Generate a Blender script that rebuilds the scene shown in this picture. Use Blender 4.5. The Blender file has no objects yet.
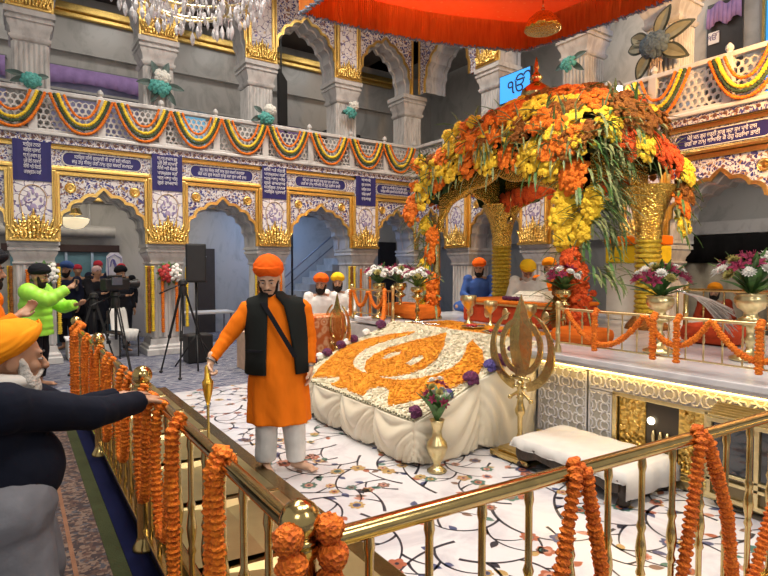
import bpy, bmesh, math, random
from mathutils import Vector, Matrix, noise
R = random.Random(7)
PI = math.pi
C = bpy.context.scene.collection
sin, cos = math.sin, math.cos

def V(*a): return Vector(a[0] if len(a) == 1 else a)

class MB:
    """collects shapes; build() links them as ONE mesh object"""
    def __init__(s): s.v = []; s.f = []; s.m = []
    def add(s, vs, fs, m=0):
        o = len(s.v); s.v.extend([tuple(p) for p in vs])
        for f in fs: s.f.append(tuple(i + o for i in f)); s.m.append(m)
        return s
    def box(s, c, d, m=0, rz=0, top=1.0):
        x, y, z = d[0] / 2, d[1] / 2, d[2] / 2; vs = []
        for k in (-1, 1):
            t = top if k > 0 else 1
            for i, j in ((-1, -1), (1, -1), (1, 1), (-1, 1)):
                a, b = i * x * t, j * y * t
                vs.append((c[0] + a * cos(rz) - b * sin(rz), c[1] + a * sin(rz) + b * cos(rz), c[2] + k * z))
        return s.add(vs, [(3, 2, 1, 0), (4, 5, 6, 7), (0, 1, 5, 4), (1, 2, 6, 5), (2, 3, 7, 6), (3, 0, 4, 7)], m)
    def rings(s, rs, m=0, caps=True, closed=True):
        n = len(rs[0]); vs = [p for r in rs for p in r]; fs = []
        for i in range(len(rs) - 1):
            for j in range(n if closed else n - 1):
                k = (j + 1) % n
                fs.append((i * n + j, i * n + k, (i + 1) * n + k, (i + 1) * n + j))
        if caps and closed:
            fs.append(tuple(range(n - 1, -1, -1))); fs.append(tuple(range((len(rs) - 1) * n, len(rs) * n)))
        return s.add(vs, fs, m)
    def tube(s, pts, r, n=8, m=0, caps=True, fn=None):
        pts = [Vector(p) for p in pts]; L = len(pts); rs = []
        up = None
        for i, p in enumerate(pts):
            t = (pts[min(i + 1, L - 1)] - pts[max(i - 1, 0)])
            t = t.normalized() if t.length > 1e-9 else Vector((0, 0, 1))
            if up is None:
                up = Vector((0, 0, 1)) if abs(t.z) < .9 else Vector((1, 0, 0))
            a = t.cross(up)
            if a.length < 1e-6: a = t.cross(Vector((0, 1, 0.3)))
            a.normalize(); b = a.cross(t).normalized(); up = b
            rr = r[i] if isinstance(r, (list, tuple)) else r
            ring = []
            for j in range(n):
                q = rr * (fn(i, j) if fn else 1)
                ring.append(p + a * (q * cos(2 * PI * j / n)) + b * (q * sin(2 * PI * j / n)))
            rs.append(ring)
        return s.rings(rs, m, caps)
    def lathe(s, prof, c=(0, 0, 0), n=16, m=0, fn=None):
        rs = []
        for i, (r, z) in enumerate(prof):
            rs.append([(c[0] + max(r, 1e-4) * (fn(i, j) if fn else 1) * cos(2 * PI * j / n), c[1] + max(r, 1e-4) * (fn(i, j) if fn else 1) * sin(2 * PI * j / n), c[2] + z) for j in range(n)])
        return s.rings(rs, m)
    def ell(s, c, r, nu=12, nv=8, m=0, M=None, fn=None):
        c = Vector(c); rs = []
        for i in range(nv + 1):
            th = PI * (i / nv); ring = []
            th = min(max(th, .02), PI - .02)
            for j in range(nu):
                ph = 2 * PI * j / nu
                d = Vector((sin(th) * cos(ph), sin(th) * sin(ph), -cos(th)))
                k = fn(d) if fn else 1
                p = Vector((d.x * r[0] * k, d.y * r[1] * k, d.z * r[2] * k))
                ring.append(c + (M @ p if M is not None else p))
            rs.append(ring)
        return s.rings(rs, m)
    def poly(s, pts, thick, M=None, m=0):
        """extrude 2D polygon (x,z) along y by thick"""
        n = len(pts)
        vs = [Vector((p[0], 0, p[1])) for p in pts] + [Vector((p[0], thick, p[1])) for p in pts]
        if M is not None: vs = [M @ q for q in vs]
        return s.add(vs, [tuple(range(n)), tuple(range(2 * n - 1, n - 1, -1))] + [(i, i + n, (i + 1) % n + n, (i + 1) % n) for i in range(n)], m)
    def cap(s, a, b, ra, rb, n=10, m=0):
        """closed tapered capsule"""
        a, b = Vector(a), Vector(b); d = (b - a)
        L = d.length; d = d.normalized() if L > 1e-6 else Vector((0, 0, 1))
        pts, rr = [], []
        for k in range(5):
            t = PI / 2 * (1 - k / 4); pts.append(a - d * ra * sin(t)); rr.append(max(ra * cos(t), .0008))
        for k in range(1, 5): pts.append(a.lerp(b, k / 5)); rr.append(ra + (rb - ra) * k / 5)
        for k in range(5):
            t = PI / 2 * k / 4; pts.append(b + d * rb * sin(t)); rr.append(max(rb * cos(t), .0008))
        return s.tube(pts, rr, n, m)
    def mesh(s, name='m'):
        me = bpy.data.meshes.new(name); me.from_pydata(s.v, [], s.f)
        return me
    def build(s, name, mats, parent=None, smooth=False, bevel=0):
        me = s.mesh(name)
        for m in (mats if isinstance(mats, (list, tuple)) else [mats]): me.materials.append(m)
        if any(s.m): me.polygons.foreach_set('material_index', s.m)
        bm = bmesh.new(); bm.from_mesh(me); bmesh.ops.recalc_face_normals(bm, faces=bm.faces); bm.to_mesh(me); bm.free()
        return link(name, me, parent, smooth, bevel)

def link(name, me, parent=None, smooth=False, bevel=0):
    o = bpy.data.objects.new(name, me); C.objects.link(o)
    if parent: o.parent = parent
    if smooth: me.polygons.foreach_set('use_smooth', [True] * len(me.polygons))
    if smooth == 'auto':
        me.set_sharp_from_angle(angle=math.radians(40))
    if bevel:
        b = o.modifiers.new('bevel', 'BEVEL'); b.width = bevel; b.segments = 2; b.limit_method = 'ANGLE'; b.angle_limit = .7
    return o

def tag(o, label=None, cat=None, group=None, kind=None):
    if label: o['label'] = label
    if cat: o['category'] = cat
    if group: o['group'] = group
    if kind: o['kind'] = kind
    return o
def thing(name, label, cat, loc=(0, 0, 0), rz=0, group=None, M=None):
    o = bpy.data.objects.new(name, None); C.objects.link(o)
    o.empty_display_size = .1
    if M is not None: o.matrix_world = M
    else: o.location = loc; o.rotation_euler = (0, 0, rz)
    return tag(o, label, cat, group)
def dup(root, loc=None, rz=None, label=None, group=None, scale=None):
    c = root.copy(); C.objects.link(c)
    if loc is not None: c.location = loc
    if rz is not None: c.rotation_euler = (0, 0, rz)
    if scale: c.scale = scale if isinstance(scale, tuple) else (scale,) * 3
    if label: c['label'] = label
    if group: c['group'] = group
    for ch in list(root.children):
        d = ch.copy(); C.objects.link(d); d.parent = c
        for g in list(ch.children):
            e = g.copy(); C.objects.link(e); e.parent = d
    return c
def inst(o, parent, loc, rot=(0, 0, 0), scale=(1, 1, 1)):
    c = o.copy(); C.objects.link(c); c.parent = parent
    c.location = loc; c.rotation_euler = rot; c.scale = scale if isinstance(scale, tuple) else (scale,) * 3
    return c

def remesh(mb, vox, it=4, name='body', disp=None):
    me = mb.mesh(name); o = bpy.data.objects.new('tmp', me); C.objects.link(o)
    m = o.modifiers.new('r', 'REMESH'); m.mode = 'VOXEL'; m.voxel_size = vox
    if it:
        q = o.modifiers.new('s', 'SMOOTH'); q.iterations = it; q.factor = .5
    dg = bpy.context.evaluated_depsgraph_get()
    me2 = bpy.data.meshes.new_from_object(o.evaluated_get(dg)); me2.name = name
    bpy.data.objects.remove(o); bpy.data.meshes.remove(me)
    if disp:
        for v in me2.vertices: v.co = disp(v.co.copy())
    return me2
def blob(name, mb, vox, mat, parent, it=4, disp=None):
    me = remesh(mb, vox, it, name, disp); me.materials.clear(); me.materials.append(mat)
    return link(name, me, parent, True)

# ---------- materials ----------
def nt(name):
    m = bpy.data.materials.new(name); m.use_nodes = True
    t = m.node_tree; b = t.nodes['Principled BSDF']
    return m, t, b
def N(t, kind, **kw):
    n = t.nodes.new(kind)
    for k, v in kw.items():
        if k in n.inputs: n.inputs[k].default_value = v
        else: setattr(n, k, v)
    return n
def rgb(c): return (c[0], c[1], c[2], 1)
def ramp(t, fac, stops, interp='LINEAR'):
    n = t.nodes.new('ShaderNodeValToRGB'); r = n.color_ramp; r.interpolation = interp
    while len(r.elements) < len(stops): r.elements.new(.5)
    for e, (p, c) in zip(r.elements, stops): e.position = p; e.color = rgb(c)
    t.links.new(fac, n.inputs[0]); return n.outputs[0]
def coord(t, sc=(1, 1, 1), rot=(0, 0, 0)):
    a = N(t, 'ShaderNodeTexCoord'); b = N(t, 'ShaderNodeMapping')
    b.inputs['Scale'].default_value = sc; b.inputs['Rotation'].default_value = rot
    t.links.new(a.outputs['Object'], b.inputs[0]); return b.outputs[0]
def mix(t, f, a, b, mode='MIX'):
    n = t.nodes.new('ShaderNodeMix'); n.data_type = 'RGBA'; n.blend_type = mode
    for i, x in ((0, f), (6, a), (7, b)):
        if isinstance(x, bpy.types.NodeSocket): t.links.new(x, n.inputs[i])
        else: n.inputs[i].default_value = x if i == 0 else rgb(x)
    return n.outputs[2]
def math_(t, op, a, b=0.0):
    n = N(t, 'ShaderNodeMath', operation=op)
    for i, x in ((0, a), (1, b)):
        if isinstance(x, bpy.types.NodeSocket): t.links.new(x, n.inputs[i])
        else: n.inputs[i].default_value = x
    return n.outputs[0]
def bump(t, b, h, st=.3, dist=.01):
    n = N(t, 'ShaderNodeBump'); n.inputs['Strength'].default_value = st; n.inputs['Distance'].default_value = dist
    t.links.new(h, n.inputs['Height']); t.links.new(n.outputs[0], b.inputs['Normal'])
def plain(name, c, rough=.5, metal=0, var=.12, nsc=8, bst=0, bsc=60, coat=0, sheen=0, stretch=(1, 1, 1)):
    m, t, b = nt(name); co = coord(t, stretch)
    n = N(t, 'ShaderNodeTexNoise'); n.inputs['Scale'].default_value = nsc; n.inputs['Detail'].default_value = 3; t.links.new(co, n.inputs[0])
    lo = tuple(x * (1 - var) for x in c); hi = tuple(min(x * (1 + var), 1) for x in c)
    t.links.new(ramp(t, n.outputs[0], [(.3, lo), (.7, hi)]), b.inputs['Base Color'])
    b.inputs['Roughness'].default_value = rough; b.inputs['Metallic'].default_value = metal
    if coat: b.inputs['Coat Weight'].default_value = coat
    if rough >= .8: b.inputs['Specular IOR Level'].default_value = .15
    if sheen: b.inputs['Sheen Weight'].default_value = sheen
    if bst:
        k = N(t, 'ShaderNodeTexNoise'); k.inputs['Scale'].default_value = bsc; k.inputs['Detail'].default_value = 4; t.links.new(co, k.inputs[0])
        bump(t, b, k.outputs[0], bst, .02)
    return m
def translucent(t, b, c, f):
    tr = N(t, 'ShaderNodeBsdfTranslucent'); tr.inputs[0].default_value = rgb(c)
    mx = N(t, 'ShaderNodeMixShader'); mx.inputs[0].default_value = f
    out = t.nodes['Material Output']; t.links.new(b.outputs[0], mx.inputs[1]); t.links.new(tr.outputs[0], mx.inputs[2]); t.links.new(mx.outputs[0], out.inputs[0])
def emit(name, c, st):
    m, t, b = nt(name); b.inputs['Base Color'].default_value = rgb(c)
    b.inputs['Emission Color'].default_value = rgb(c); b.inputs['Emission Strength'].default_value = st
    return m
def marble(name, c1, c2, sc=1.2, rough=.3):
    m, t, b = nt(name); co = coord(t, (1, 1, .6))
    n = N(t, 'ShaderNodeTexNoise'); n.inputs['Scale'].default_value = sc; n.inputs['Detail'].default_value = 8; n.inputs['Distortion'].default_value = 1.5; n.inputs['Roughness'].default_value = .62
    t.links.new(co, n.inputs[0])
    t.links.new(ramp(t, n.outputs[0], [(.35, c2), (.5, c1), (.62, c1), (.72, c2)]), b.inputs['Base Color'])
    b.inputs['Roughness'].default_value = rough
    return m
def gold(name, c=(.83, .55, .16), rough=.28, bst=.4, bsc=35, vor=False):
    m, t, b = nt(name); co = coord(t)
    b.inputs['Metallic'].default_value = 1; b.inputs['Roughness'].default_value = rough
    if vor:
        n = N(t, 'ShaderNodeTexVoronoi'); n.inputs['Scale'].default_value = bsc; t.links.new(co, n.inputs[0]); h = n.outputs[0]
    else:
        n = N(t, 'ShaderNodeTexNoise'); n.inputs['Scale'].default_value = bsc; n.inputs['Detail'].default_value = 3; t.links.new(co, n.inputs[0]); h = n.outputs[0]
    t.links.new(ramp(t, h, [(.2, tuple(x * .75 for x in c)), (.7, c)]), b.inputs['Base Color'])
    if bst: bump(t, b, h, bst, .02)
    return m
def petals(name, c1, c2, sc=55, rough=.8, bst=.9):
    m, t, b = nt(name); co = coord(t)
    n = N(t, 'ShaderNodeTexVoronoi'); n.inputs['Scale'].default_value = sc; t.links.new(co, n.inputs[0])
    k = N(t, 'ShaderNodeTexNoise'); k.inputs['Scale'].default_value = 9; t.links.new(co, k.inputs[0])
    f = math_(t, 'ADD', math_(t, 'MULTIPLY', n.outputs[1], .5), math_(t, 'MULTIPLY', k.outputs[0], .5))
    t.links.new(ramp(t, f, [(.25, c1), (.75, c2)]), b.inputs['Base Color'])
    b.inputs['Roughness'].default_value = rough; bump(t, b, n.outputs[0], bst, .012)
    b.inputs['Subsurface Weight'].default_value = .0
    return m
def mosaic(name, sc=13, ground=(.78, .76, .74), cols=((.025, .022, .15), (.02, .03, .20), (.20, .07, .045), (.05, .06, .24), (.36, .21, .06)), rad=.42):
    m, t, b = nt(name); co = coord(t, (1, 1, 1))
    d = N(t, 'ShaderNodeTexNoise'); d.inputs['Scale'].default_value = 6; t.links.new(co, d.inputs[0])
    cw = mix(t, .18, (0, 0, 0), (0, 0, 0)); 
    mx = t.nodes.new('ShaderNodeMix'); mx.data_type = 'RGBA'; mx.blend_type = 'LINEAR_LIGHT'; mx.inputs[0].default_value = .09
    t.links.new(co, mx.inputs[6]); t.links.new(d.outputs[1], mx.inputs[7])
    v = N(t, 'ShaderNodeTexVoronoi'); v.inputs['Scale'].default_value = sc; v.inputs['Randomness'].default_value = .85; t.links.new(mx.outputs[2], v.inputs[0])
    e = N(t, 'ShaderNodeTexVoronoi', feature='DISTANCE_TO_EDGE'); e.inputs['Scale'].default_value = sc * .55; t.links.new(mx.outputs[2], e.inputs[0])
    sp = N(t, 'ShaderNodeSeparateColor'); t.links.new(v.outputs['Color'], sp.inputs[0])
    k = len(cols); colr = ramp(t, sp.outputs[0], [(i / k, c) for i, c in enumerate(cols)], 'CONSTANT')
    leaf = math_(t, 'LESS_THAN', v.outputs[0], rad)
    c1 = mix(t, leaf, ground, colr)
    vine = math_(t, 'LESS_THAN', e.outputs[0], .028)
    c2 = mix(t, vine, c1, (.13, .09, .2))
    t.links.new(c2, b.inputs['Base Color']); b.inputs['Roughness'].default_value = .45
    return m

M = {}
M['marble'] = marble('white_marble', (.56, .54, .52), (.38, .36, .35), 1.6)
M['marble_grey'] = marble('grey_veined_marble', (.47, .46, .46), (.30, .29, .29), 2.2)
M['marble_dark'] = marble('dim_marble', (.46, .445, .42), (.34, .33, .31), 1.4)
M['marble_white'] = marble('polished_white_marble', (.66, .645, .66), (.52, .50, .53), 1.3, .16)
M['gold'] = gold('gilded_moulding', (.85, .58, .18), .3, .35, 45)
M['gold_relief'] = gold('gilded_relief', (.85, .58, .17), .33, .9, 26, True)
M['brass'] = gold('polished_brass', (.62, .46, .19), .17, .03, 20)
M['brass_dark'] = gold('aged_brass', (.44, .31, .12), .24, .08, 14)
M['brass_pale'] = gold('pale_brass', (.82, .68, .36), .3, .12, 25)
M['mosaic'] = mosaic('blue_floral_mosaic', 21, (.70, .67, .66), rad=.47)
M['mosaic_fine'] = mosaic('fine_floral_band', 30, (.68, .65, .64), rad=.45)
M['mosaic_panel'] = mosaic('pale_floral_panel', 11, (.76, .72, .72), ((.60, .56, .62), (.30, .26, .45), (.70, .66, .66), (.64, .5, .34), (.2, .19, .42)), .33)
M['blue'] = plain('deep_blue', (.014, .011, .115), .6, var=.1)
M['white_paint'] = plain('white_lettering', (.85, .83, .85), .6, var=.02)
M['black'] = plain('black_plastic', (.006, .006, .007), .55)
M['grey_metal'] = plain('grey_metal', (.25, .25, .27), .35, .8)
M['marigold'] = petals('marigold_orange', (.70, .12, .005), (1, .27, .012), 80)
M['marigold_deep'] = petals('marigold_deep_orange', (.55, .09, .006), (.92, .22, .012), 90)
M['yellow_fl'] = petals('yellow_petals', (.86, .50, .010), (1, .74, .06), 80)
M['mum_bronze'] = petals('bronze_petals', (.16, .045, .004), (.36, .13, .008), 80)
M['red_fl'] = petals('red_orange_petals', (.58, .05, .008), (.9, .14, .012), 80)
M['green_strand'] = petals('dark_leaf_strand', (.025, .05, .02), (.08, .13, .05), 90)
M['leaf'] = plain('leaf_green', (.07, .17, .04), .5, var=.5, nsc=20)
M['leaf_var'] = plain('variegated_leaf', (.21, .25, .10), .5, var=.55, nsc=30)
M['skin'] = plain('skin', (.42, .22, .13), .55, var=.06)
M['skin_pale'] = plain('skin_light', (.68, .42, .28), .55, var=.06)
M['white_cloth'] = plain('white_cloth', (.62, .60, .57), .8, var=.05, bst=.25, bsc=9)
# ---------- camera ----------
TH = math.radians(34.2); PITCH = math.atan(20.5 / 545)
cam = bpy.data.cameras.new('camera'); cam.lens = 36 * 545 / 768; cam.sensor_width = 36; cam.clip_start = .05
co_ = bpy.data.objects.new('camera', cam); C.objects.link(co_)
co_.location = (0, 0, 1.63); co_.rotation_euler = (PI / 2 - PITCH, 0, -TH)
bpy.context.scene.camera = co_

XR, YB = 8.2, 10.7                                   # the two inner wall faces
WB = Matrix.Translation((0, YB, 0))                   # wall frames: local x along the wall, y into the wall
WR = Matrix.Translation((XR, 0, 0)) @ Matrix.Rotation(-PI / 2, 4, 'Z')
def wmat(W, u, w, z): return W @ Matrix.Translation((u, w, z))

# ---------- floors ----------
m, t, b = nt('blue_grey_carpet'); co = coord(t)
w1 = N(t, 'ShaderNodeTexWave', wave_type='BANDS', bands_direction='Y'); w1.inputs['Scale'].default_value = 2.6; w1.inputs['Distortion'].default_value = 5; w1.inputs['Detail Scale'].default_value = 2.2; t.links.new(co, w1.inputs[0])
v1 = N(t, 'ShaderNodeTexVoronoi'); v1.inputs['Scale'].default_value = 7; t.links.new(co, v1.inputs[0])
f = math_(t, 'ADD', math_(t, 'MULTIPLY', w1.outputs[1], .6), math_(t, 'MULTIPLY', v1.outputs[0], .5))
t.links.new(ramp(t, f, [(.18, (.018, .025, .075)), (.40, (.06, .07, .13)), (.52, (.34, .33, .34)), (.60, (.38, .37, .37)), (.70, (.05, .06, .12)), (.9, (.22, .22, .25))]), b.inputs['Base Color']); b.inputs['Roughness'].default_value = .95
M['carpet'] = m
mb = MB(); mb.box((4, 5.5, -.1), (18, 21, .196)); tag(mb.build('floor', m), kind='structure')
mb = MB(); mb.box((2.86, 3.4, .0), (2.55, 7.9, .008)); tag(mb.build('floor', M['marble_white']), kind='structure')
fl = bpy.data.objects['floor.001']
# inlaid vines: one flush inlay in the marble
INK = plain('inlay_dark_stone', (.035, .032, .045), .3); 
icol = [plain('inlay_rust', (.36, .11, .06), .3), plain('inlay_green', (.07, .16, .13), .3), plain('inlay_ochre', (.42, .27, .10), .3), plain('inlay_navy', (.07, .08, .16), .3), plain('inlay_brown', (.20, .12, .09), .3), plain('inlay_rose', (.48, .22, .16), .3)]
inl = MB(); occ = {}
def near(p, own, d):
    k = (int(p[0] / .1), int(p[1] / .1))
    for i in (-1, 0, 1):
        for j in (-1, 0, 1):
            for (q, o) in occ.get((k[0] + i, k[1] + j), ()):
                if o != own and (q[0] - p[0]) ** 2 + (q[1] - p[1]) ** 2 < d * d: return True
    return False
def mark(p, own): occ.setdefault((int(p[0] / .1), int(p[1] / .1)), []).append((p, own))
IZ = .0046
def flat(pts, m, z=IZ): inl.add([(p[0], p[1], z) for p in pts], [tuple(range(len(pts)))], m)
def leafshape(p, a, L, W, m):
    pts = []
    for s in (1, -1):
        for k in range(5):
            q = k / 5 if s > 0 else 1 - k / 5
            w = W * sin(PI * q ** .8) * s
            pts.append((p[0] + cos(a) * L * q - sin(a) * w, p[1] + sin(a) * L * q + cos(a) * w))
    flat(pts, m)
def blossom(p, r, m):
    n = R.choice((5, 6, 8)); a0 = R.random() * 6
    pts = []
    for k in range(n * 4):
        a = a0 + 2 * PI * k / (n * 4); q = r * (.72 + .28 * abs(sin(n * (a - a0) / 2)))
        pts.append((p[0] + q * cos(a), p[1] + q * sin(a)))
    flat(pts, m, IZ + .0004)
    for rr, mm in ((.5, R.randint(1, 6)), (.22, 0)):
        flat([(p[0] + r * rr * cos(k * PI / 5), p[1] + r * rr * sin(k * PI / 5)) for k in range(10)], mm, IZ + (.0008 if rr > .3 else .0012))
own_id = [0]
def vine(p, a, k, L, w, depth):
    own_id[0] += 1; me = own_id[0]; pts = [p]; st = .025; n = int(L / st); dirs = [a]; kk = k; grow = R.uniform(1.0, 1.035)
    for i in range(n):
        a += kk * st; kk *= grow
        p = (p[0] + cos(a) * st, p[1] + sin(a) * st)
        if not (1.62 < p[0] < 4.1 and -.5 < p[1] < 7.3): break
        if i > 4 and near(p, me, .045): break
        pts.append(p); dirs.append(a)
    if len(pts) < 6: return
    for q in pts[:-1]: mark(q, me)
    l, r = [], []
    for i, (q, d) in enumerate(zip(pts, dirs)):
        h = w * (1 - .6 * i / len(pts)) / 2
        l.append((q[0] - sin(d) * h, q[1] + cos(d) * h, IZ)); r.append((q[0] + sin(d) * h, q[1] - cos(d) * h, IZ))
    o = len(pts); inl.add(l + r, [(i, i + 1, o + i + 1, o + i) for i in range(o - 1)], 0)
    e = pts[-1]; d = dirs[-1]
    if R.random() < .62: blossom((e[0] + cos(d) * .03, e[1] + sin(d) * .03), R.uniform(.036, .068), R.randint(1, 6))
    else: leafshape(e, d, .09, .026, R.randint(1, 6))
    for i in range(7, len(pts) - 4, R.randint(6, 9)):
        s = R.choice((-1, 1))
        if R.random() < .7: leafshape(pts[i], dirs[i] + s * R.uniform(.5, 1.2), R.uniform(.06, .10), .024, R.choice((0, 0, 1, 2, 4, 4, 5)))
    if depth > 0:
        for i in range(6, len(pts) - 3, R.randint(8, 12)):
            s = R.choice((-1, 1)); vine(pts[i], dirs[i] + s * .75, s * R.uniform(1.5, 4.2), L * R.uniform(.5, .75), w * .85, depth - 1)
seeds = [(1.66 + .2 * i + R.uniform(-.08, .08), -.4 + .2 * j + R.uniform(-.08, .08)) for i in range(13) for j in range(39)]
R.shuffle(seeds)
for q in seeds:
    if not near(q, -1, .095): vine(q, R.uniform(0, 6.28), R.choice((-1, 1)) * R.uniform(.8, 2.6), R.uniform(.5, 1.1), .024, 3)
inl.build('vine_inlay', [INK] + icol, fl)

# runner carpet on the near left
m, t, b = nt('persian_pattern'); co = coord(t)
v1 = N(t, 'ShaderNodeTexVoronoi'); v1.inputs['Scale'].default_value = 42; t.links.new(co, v1.inputs[0])
n1 = N(t, 'ShaderNodeTexNoise'); n1.inputs['Scale'].default_value = 16; n1.inputs['Detail'].default_value = 4; t.links.new(co, n1.inputs[0])
sp = N(t, 'ShaderNodeSeparateColor'); t.links.new(v1.outputs['Color'], sp.inputs[0])
f = math_(t, 'ADD', math_(t, 'MULTIPLY', sp.outputs[0], .45), math_(t, 'MULTIPLY', n1.outputs[0], .6))
t.links.new(ramp(t, f, [(.25, (.03, .02, .022)), (.42, (.07, .038, .03)), (.55, (.15, .10, .075)), (.7, (.05, .048, .06)), (.85, (.20, .155, .12))], 'CONSTANT'), b.inputs['Base Color']); b.inputs['Roughness'].default_value = .95
M['persian'] = m
rn = thing('runner_carpet', 'patterned brown and red runner carpet with a green edge beside the brass railing', 'carpet', (0, 0, 0))
mb = MB(); mb.box((-.1, 3.4, .005), (1.0, 8.4, .010)); mb.build('field', m, rn)
mb = MB()
for x in (.13, .24): mb.box((x, 3.4, .0075), (.022, 8.4, .011))
mb.build('border_stripe', plain('rust_stripe', (.20, .10, .06), .95, bst=.3, bsc=80), rn)
mb = MB(); mb.box((.442, 3.4, .005), (.082, 8.4, .012)); mb.build('green_edge', plain('olive_binding', (.036, .042, .018), .95, bst=.3, bsc=80), rn)
mb = MB(); mb.box((.545, 3.4, .004), (.118, 8.4, .010)); tag(mb.build('carpet_strip', plain('navy_felt', (.003, .005, .032), .95)), 'narrow navy blue carpet strip running under the left brass railing', 'carpet')

# brass clad floor kerb between railing and marble
kb = thing('brass_kerb', 'low brass-clad kerb of mirrored panels between left railing and marble floor', 'kerb', (0, 0, 0))
mb = MB(); mb.box((1.08, 3.75, .03), (.96, 7.5, .06)); mb.build('base', M['brass_dark'], kb)
mb = MB(); mb.box((1.57, 3.75, .036), (.12, 7.5, .05)); mb.build('edge_strip', M['brass_dark'], kb, bevel=.012)
mb = MB(); mb.box((.70, 3.75, .08), (.06, 7.5, .12)); mb.build('edge_strip', M['brass_dark'], kb, bevel=.012)
pm = gold('mirror_brass', (.46, .38, .19), .42, .25, 5)
for i in range(9):
    y = .2 + i * .85
    mb = MB(); mb.add([(.74, y, .115), (1.12, y + .05, .063), (1.12, y + .72, .063), (.74, y + .77, .115), (1.50, y, .075), (1.50, y + .77, .075)], [(0, 1, 2, 3), (1, 4, 5, 2), (0, 4, 1), (3, 2, 5)]); mb.build('panel', pm, kb)
    mb = MB(); mb.box((1.11, y - .04, .065), (.80, .05, .04)); mb.build('crossbar', M['brass_dark'], kb, bevel=.008)

# ---------- walls with cusped arcades ----------
def arch_pts(hw, h, n=72, lobes=9, amp=.05, ogee=.10):
    ps = []
    for i in range(n + 1):
        a = PI * i / n
        x = -hw * cos(a); z = (h - ogee) * sin(a) ** .85 if 0 < i < n else 0
        s = amp * (abs(sin(lobes * a)) - .5) * min(1, 4 * sin(a))
        nx, nz = -cos(a), sin(a)
        x += nx * s; z = max(z + nz * s, 0)
        z += ogee * math.exp(-abs(x) / (.09 * hw / .7))
        ps.append((x, z))
    # keep monotone in x
    for i in range(1, n + 1): ps[i] = (max(ps[i][0], ps[i - 1][0] + 1e-4), ps[i][1])
    return ps
def arcade(name, W, bays, zs, ztop, w0, depth, mats):
    """bays: (u0, u1, centre, halfwidth, height)"""
    mb = MB(); tr = MB()
    for (u0, u1, uc, hw, h) in bays:
        ps = [(uc + x, zs + z) for x, z in arch_pts(hw, h)]
        for u_a, u_b in ((u0, uc - hw), (uc + hw, u1)):
            if u_b - u_a > .001: mb.add([(u_a, w0, zs), (u_b, w0, zs), (u_b, w0, ztop), (u_a, w0, ztop)], [(0, 1, 2, 3)], 0)
        n = len(ps)
        mb.add([(x, w0, z) for x, z in ps] + [(x, w0, ztop) for x, z in ps], [(i, i + 1, n + i + 1, n + i) for i in range(n - 1)], 0)
        # soffit with stepped ribs
        rs = []
        for k, (dw, gr) in enumerate(((0, 0), (.14, 0), (.15, .03), (.34, .03), (.35, .0), (.50, .0), (.51, .03), (depth, .03))):
            rs.append([(uc + (x - uc) * (1 - gr), w0 + dw, zs + (z - zs) * (1 - gr)) for x, z in ps])
        mb.rings(rs, 1, False, False)
        mb.add([(x, w0 + depth, z) for x, z in rs_last(rs)] + [(x, w0 + depth, ztop) for x, z in rs_last(rs)], [(i, i + 1, n + i + 1, n + i) for i in range(n - 1)], 1)
        # gilded edge following the arch
        a, b_ = [], []
        for i, (x, z) in enumerate(ps):
            p, q = ps[max(i - 1, 0)], ps[min(i + 1, n - 1)]
            d = Vector((q[0] - p[0], q[1] - p[1])).normalized(); nx, nz = -d.y, d.x
            a.append((x + nx * .055, z + nz * .055)); b_.append((x, z))
        tr.rings([[(x, w0 - .003, z) for x, z in a], [(x, w0 - .03, z) for x, z in a], [(x, w0 - .035, z) for x, z in b_], [(x, w0 + .01, z) for x, z in b_]], 0, False, False)
    return mb, tr
def rs_last(rs): return [(p[0], p[2]) for p in rs[-1]]

LOW_B = [-1.80, .29, 2.38, 4.48, 6.70]           # pillar centres on the back wall (u = X)
LOW_R = [-9.1, -6.94, -4.78, -2.60, -.45]        # on the right wall (u = -Y)
UP_B = [-1.80, .31, 2.31, 4.30, 6.35]
UP_R = [-8.35, -6.25, -4.67, -2.55, -.45]
PH = .335
def bays_of(cs, ph, zs_h, first=None, last=None):
    out = []
    for a, b_ in zip(cs, cs[1:]):
        out.append((a + ph, b_ - ph, (a + b_) / 2, min((b_ - a) / 2 - ph - .01, .735), zs_h))
    return out
lowB = bays_of(LOW_B, PH, .89) + [(6.70 + PH, 8.2, 7.62, .56, .89)]
lowR = [(-10.7, -9.1 - PH, -10.07, .5, .89)] + bays_of(LOW_R, PH, .89)
upB = bays_of(UP_B, .30, 1.10) + [(6.65, 8.2, 7.40, .70, 1.15)]
upR = [(-10.7, -8.35 - .30, -9.7, .75, 1.1)] + bays_of(UP_R, .30, 1.0)
ZT = 3.2
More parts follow.
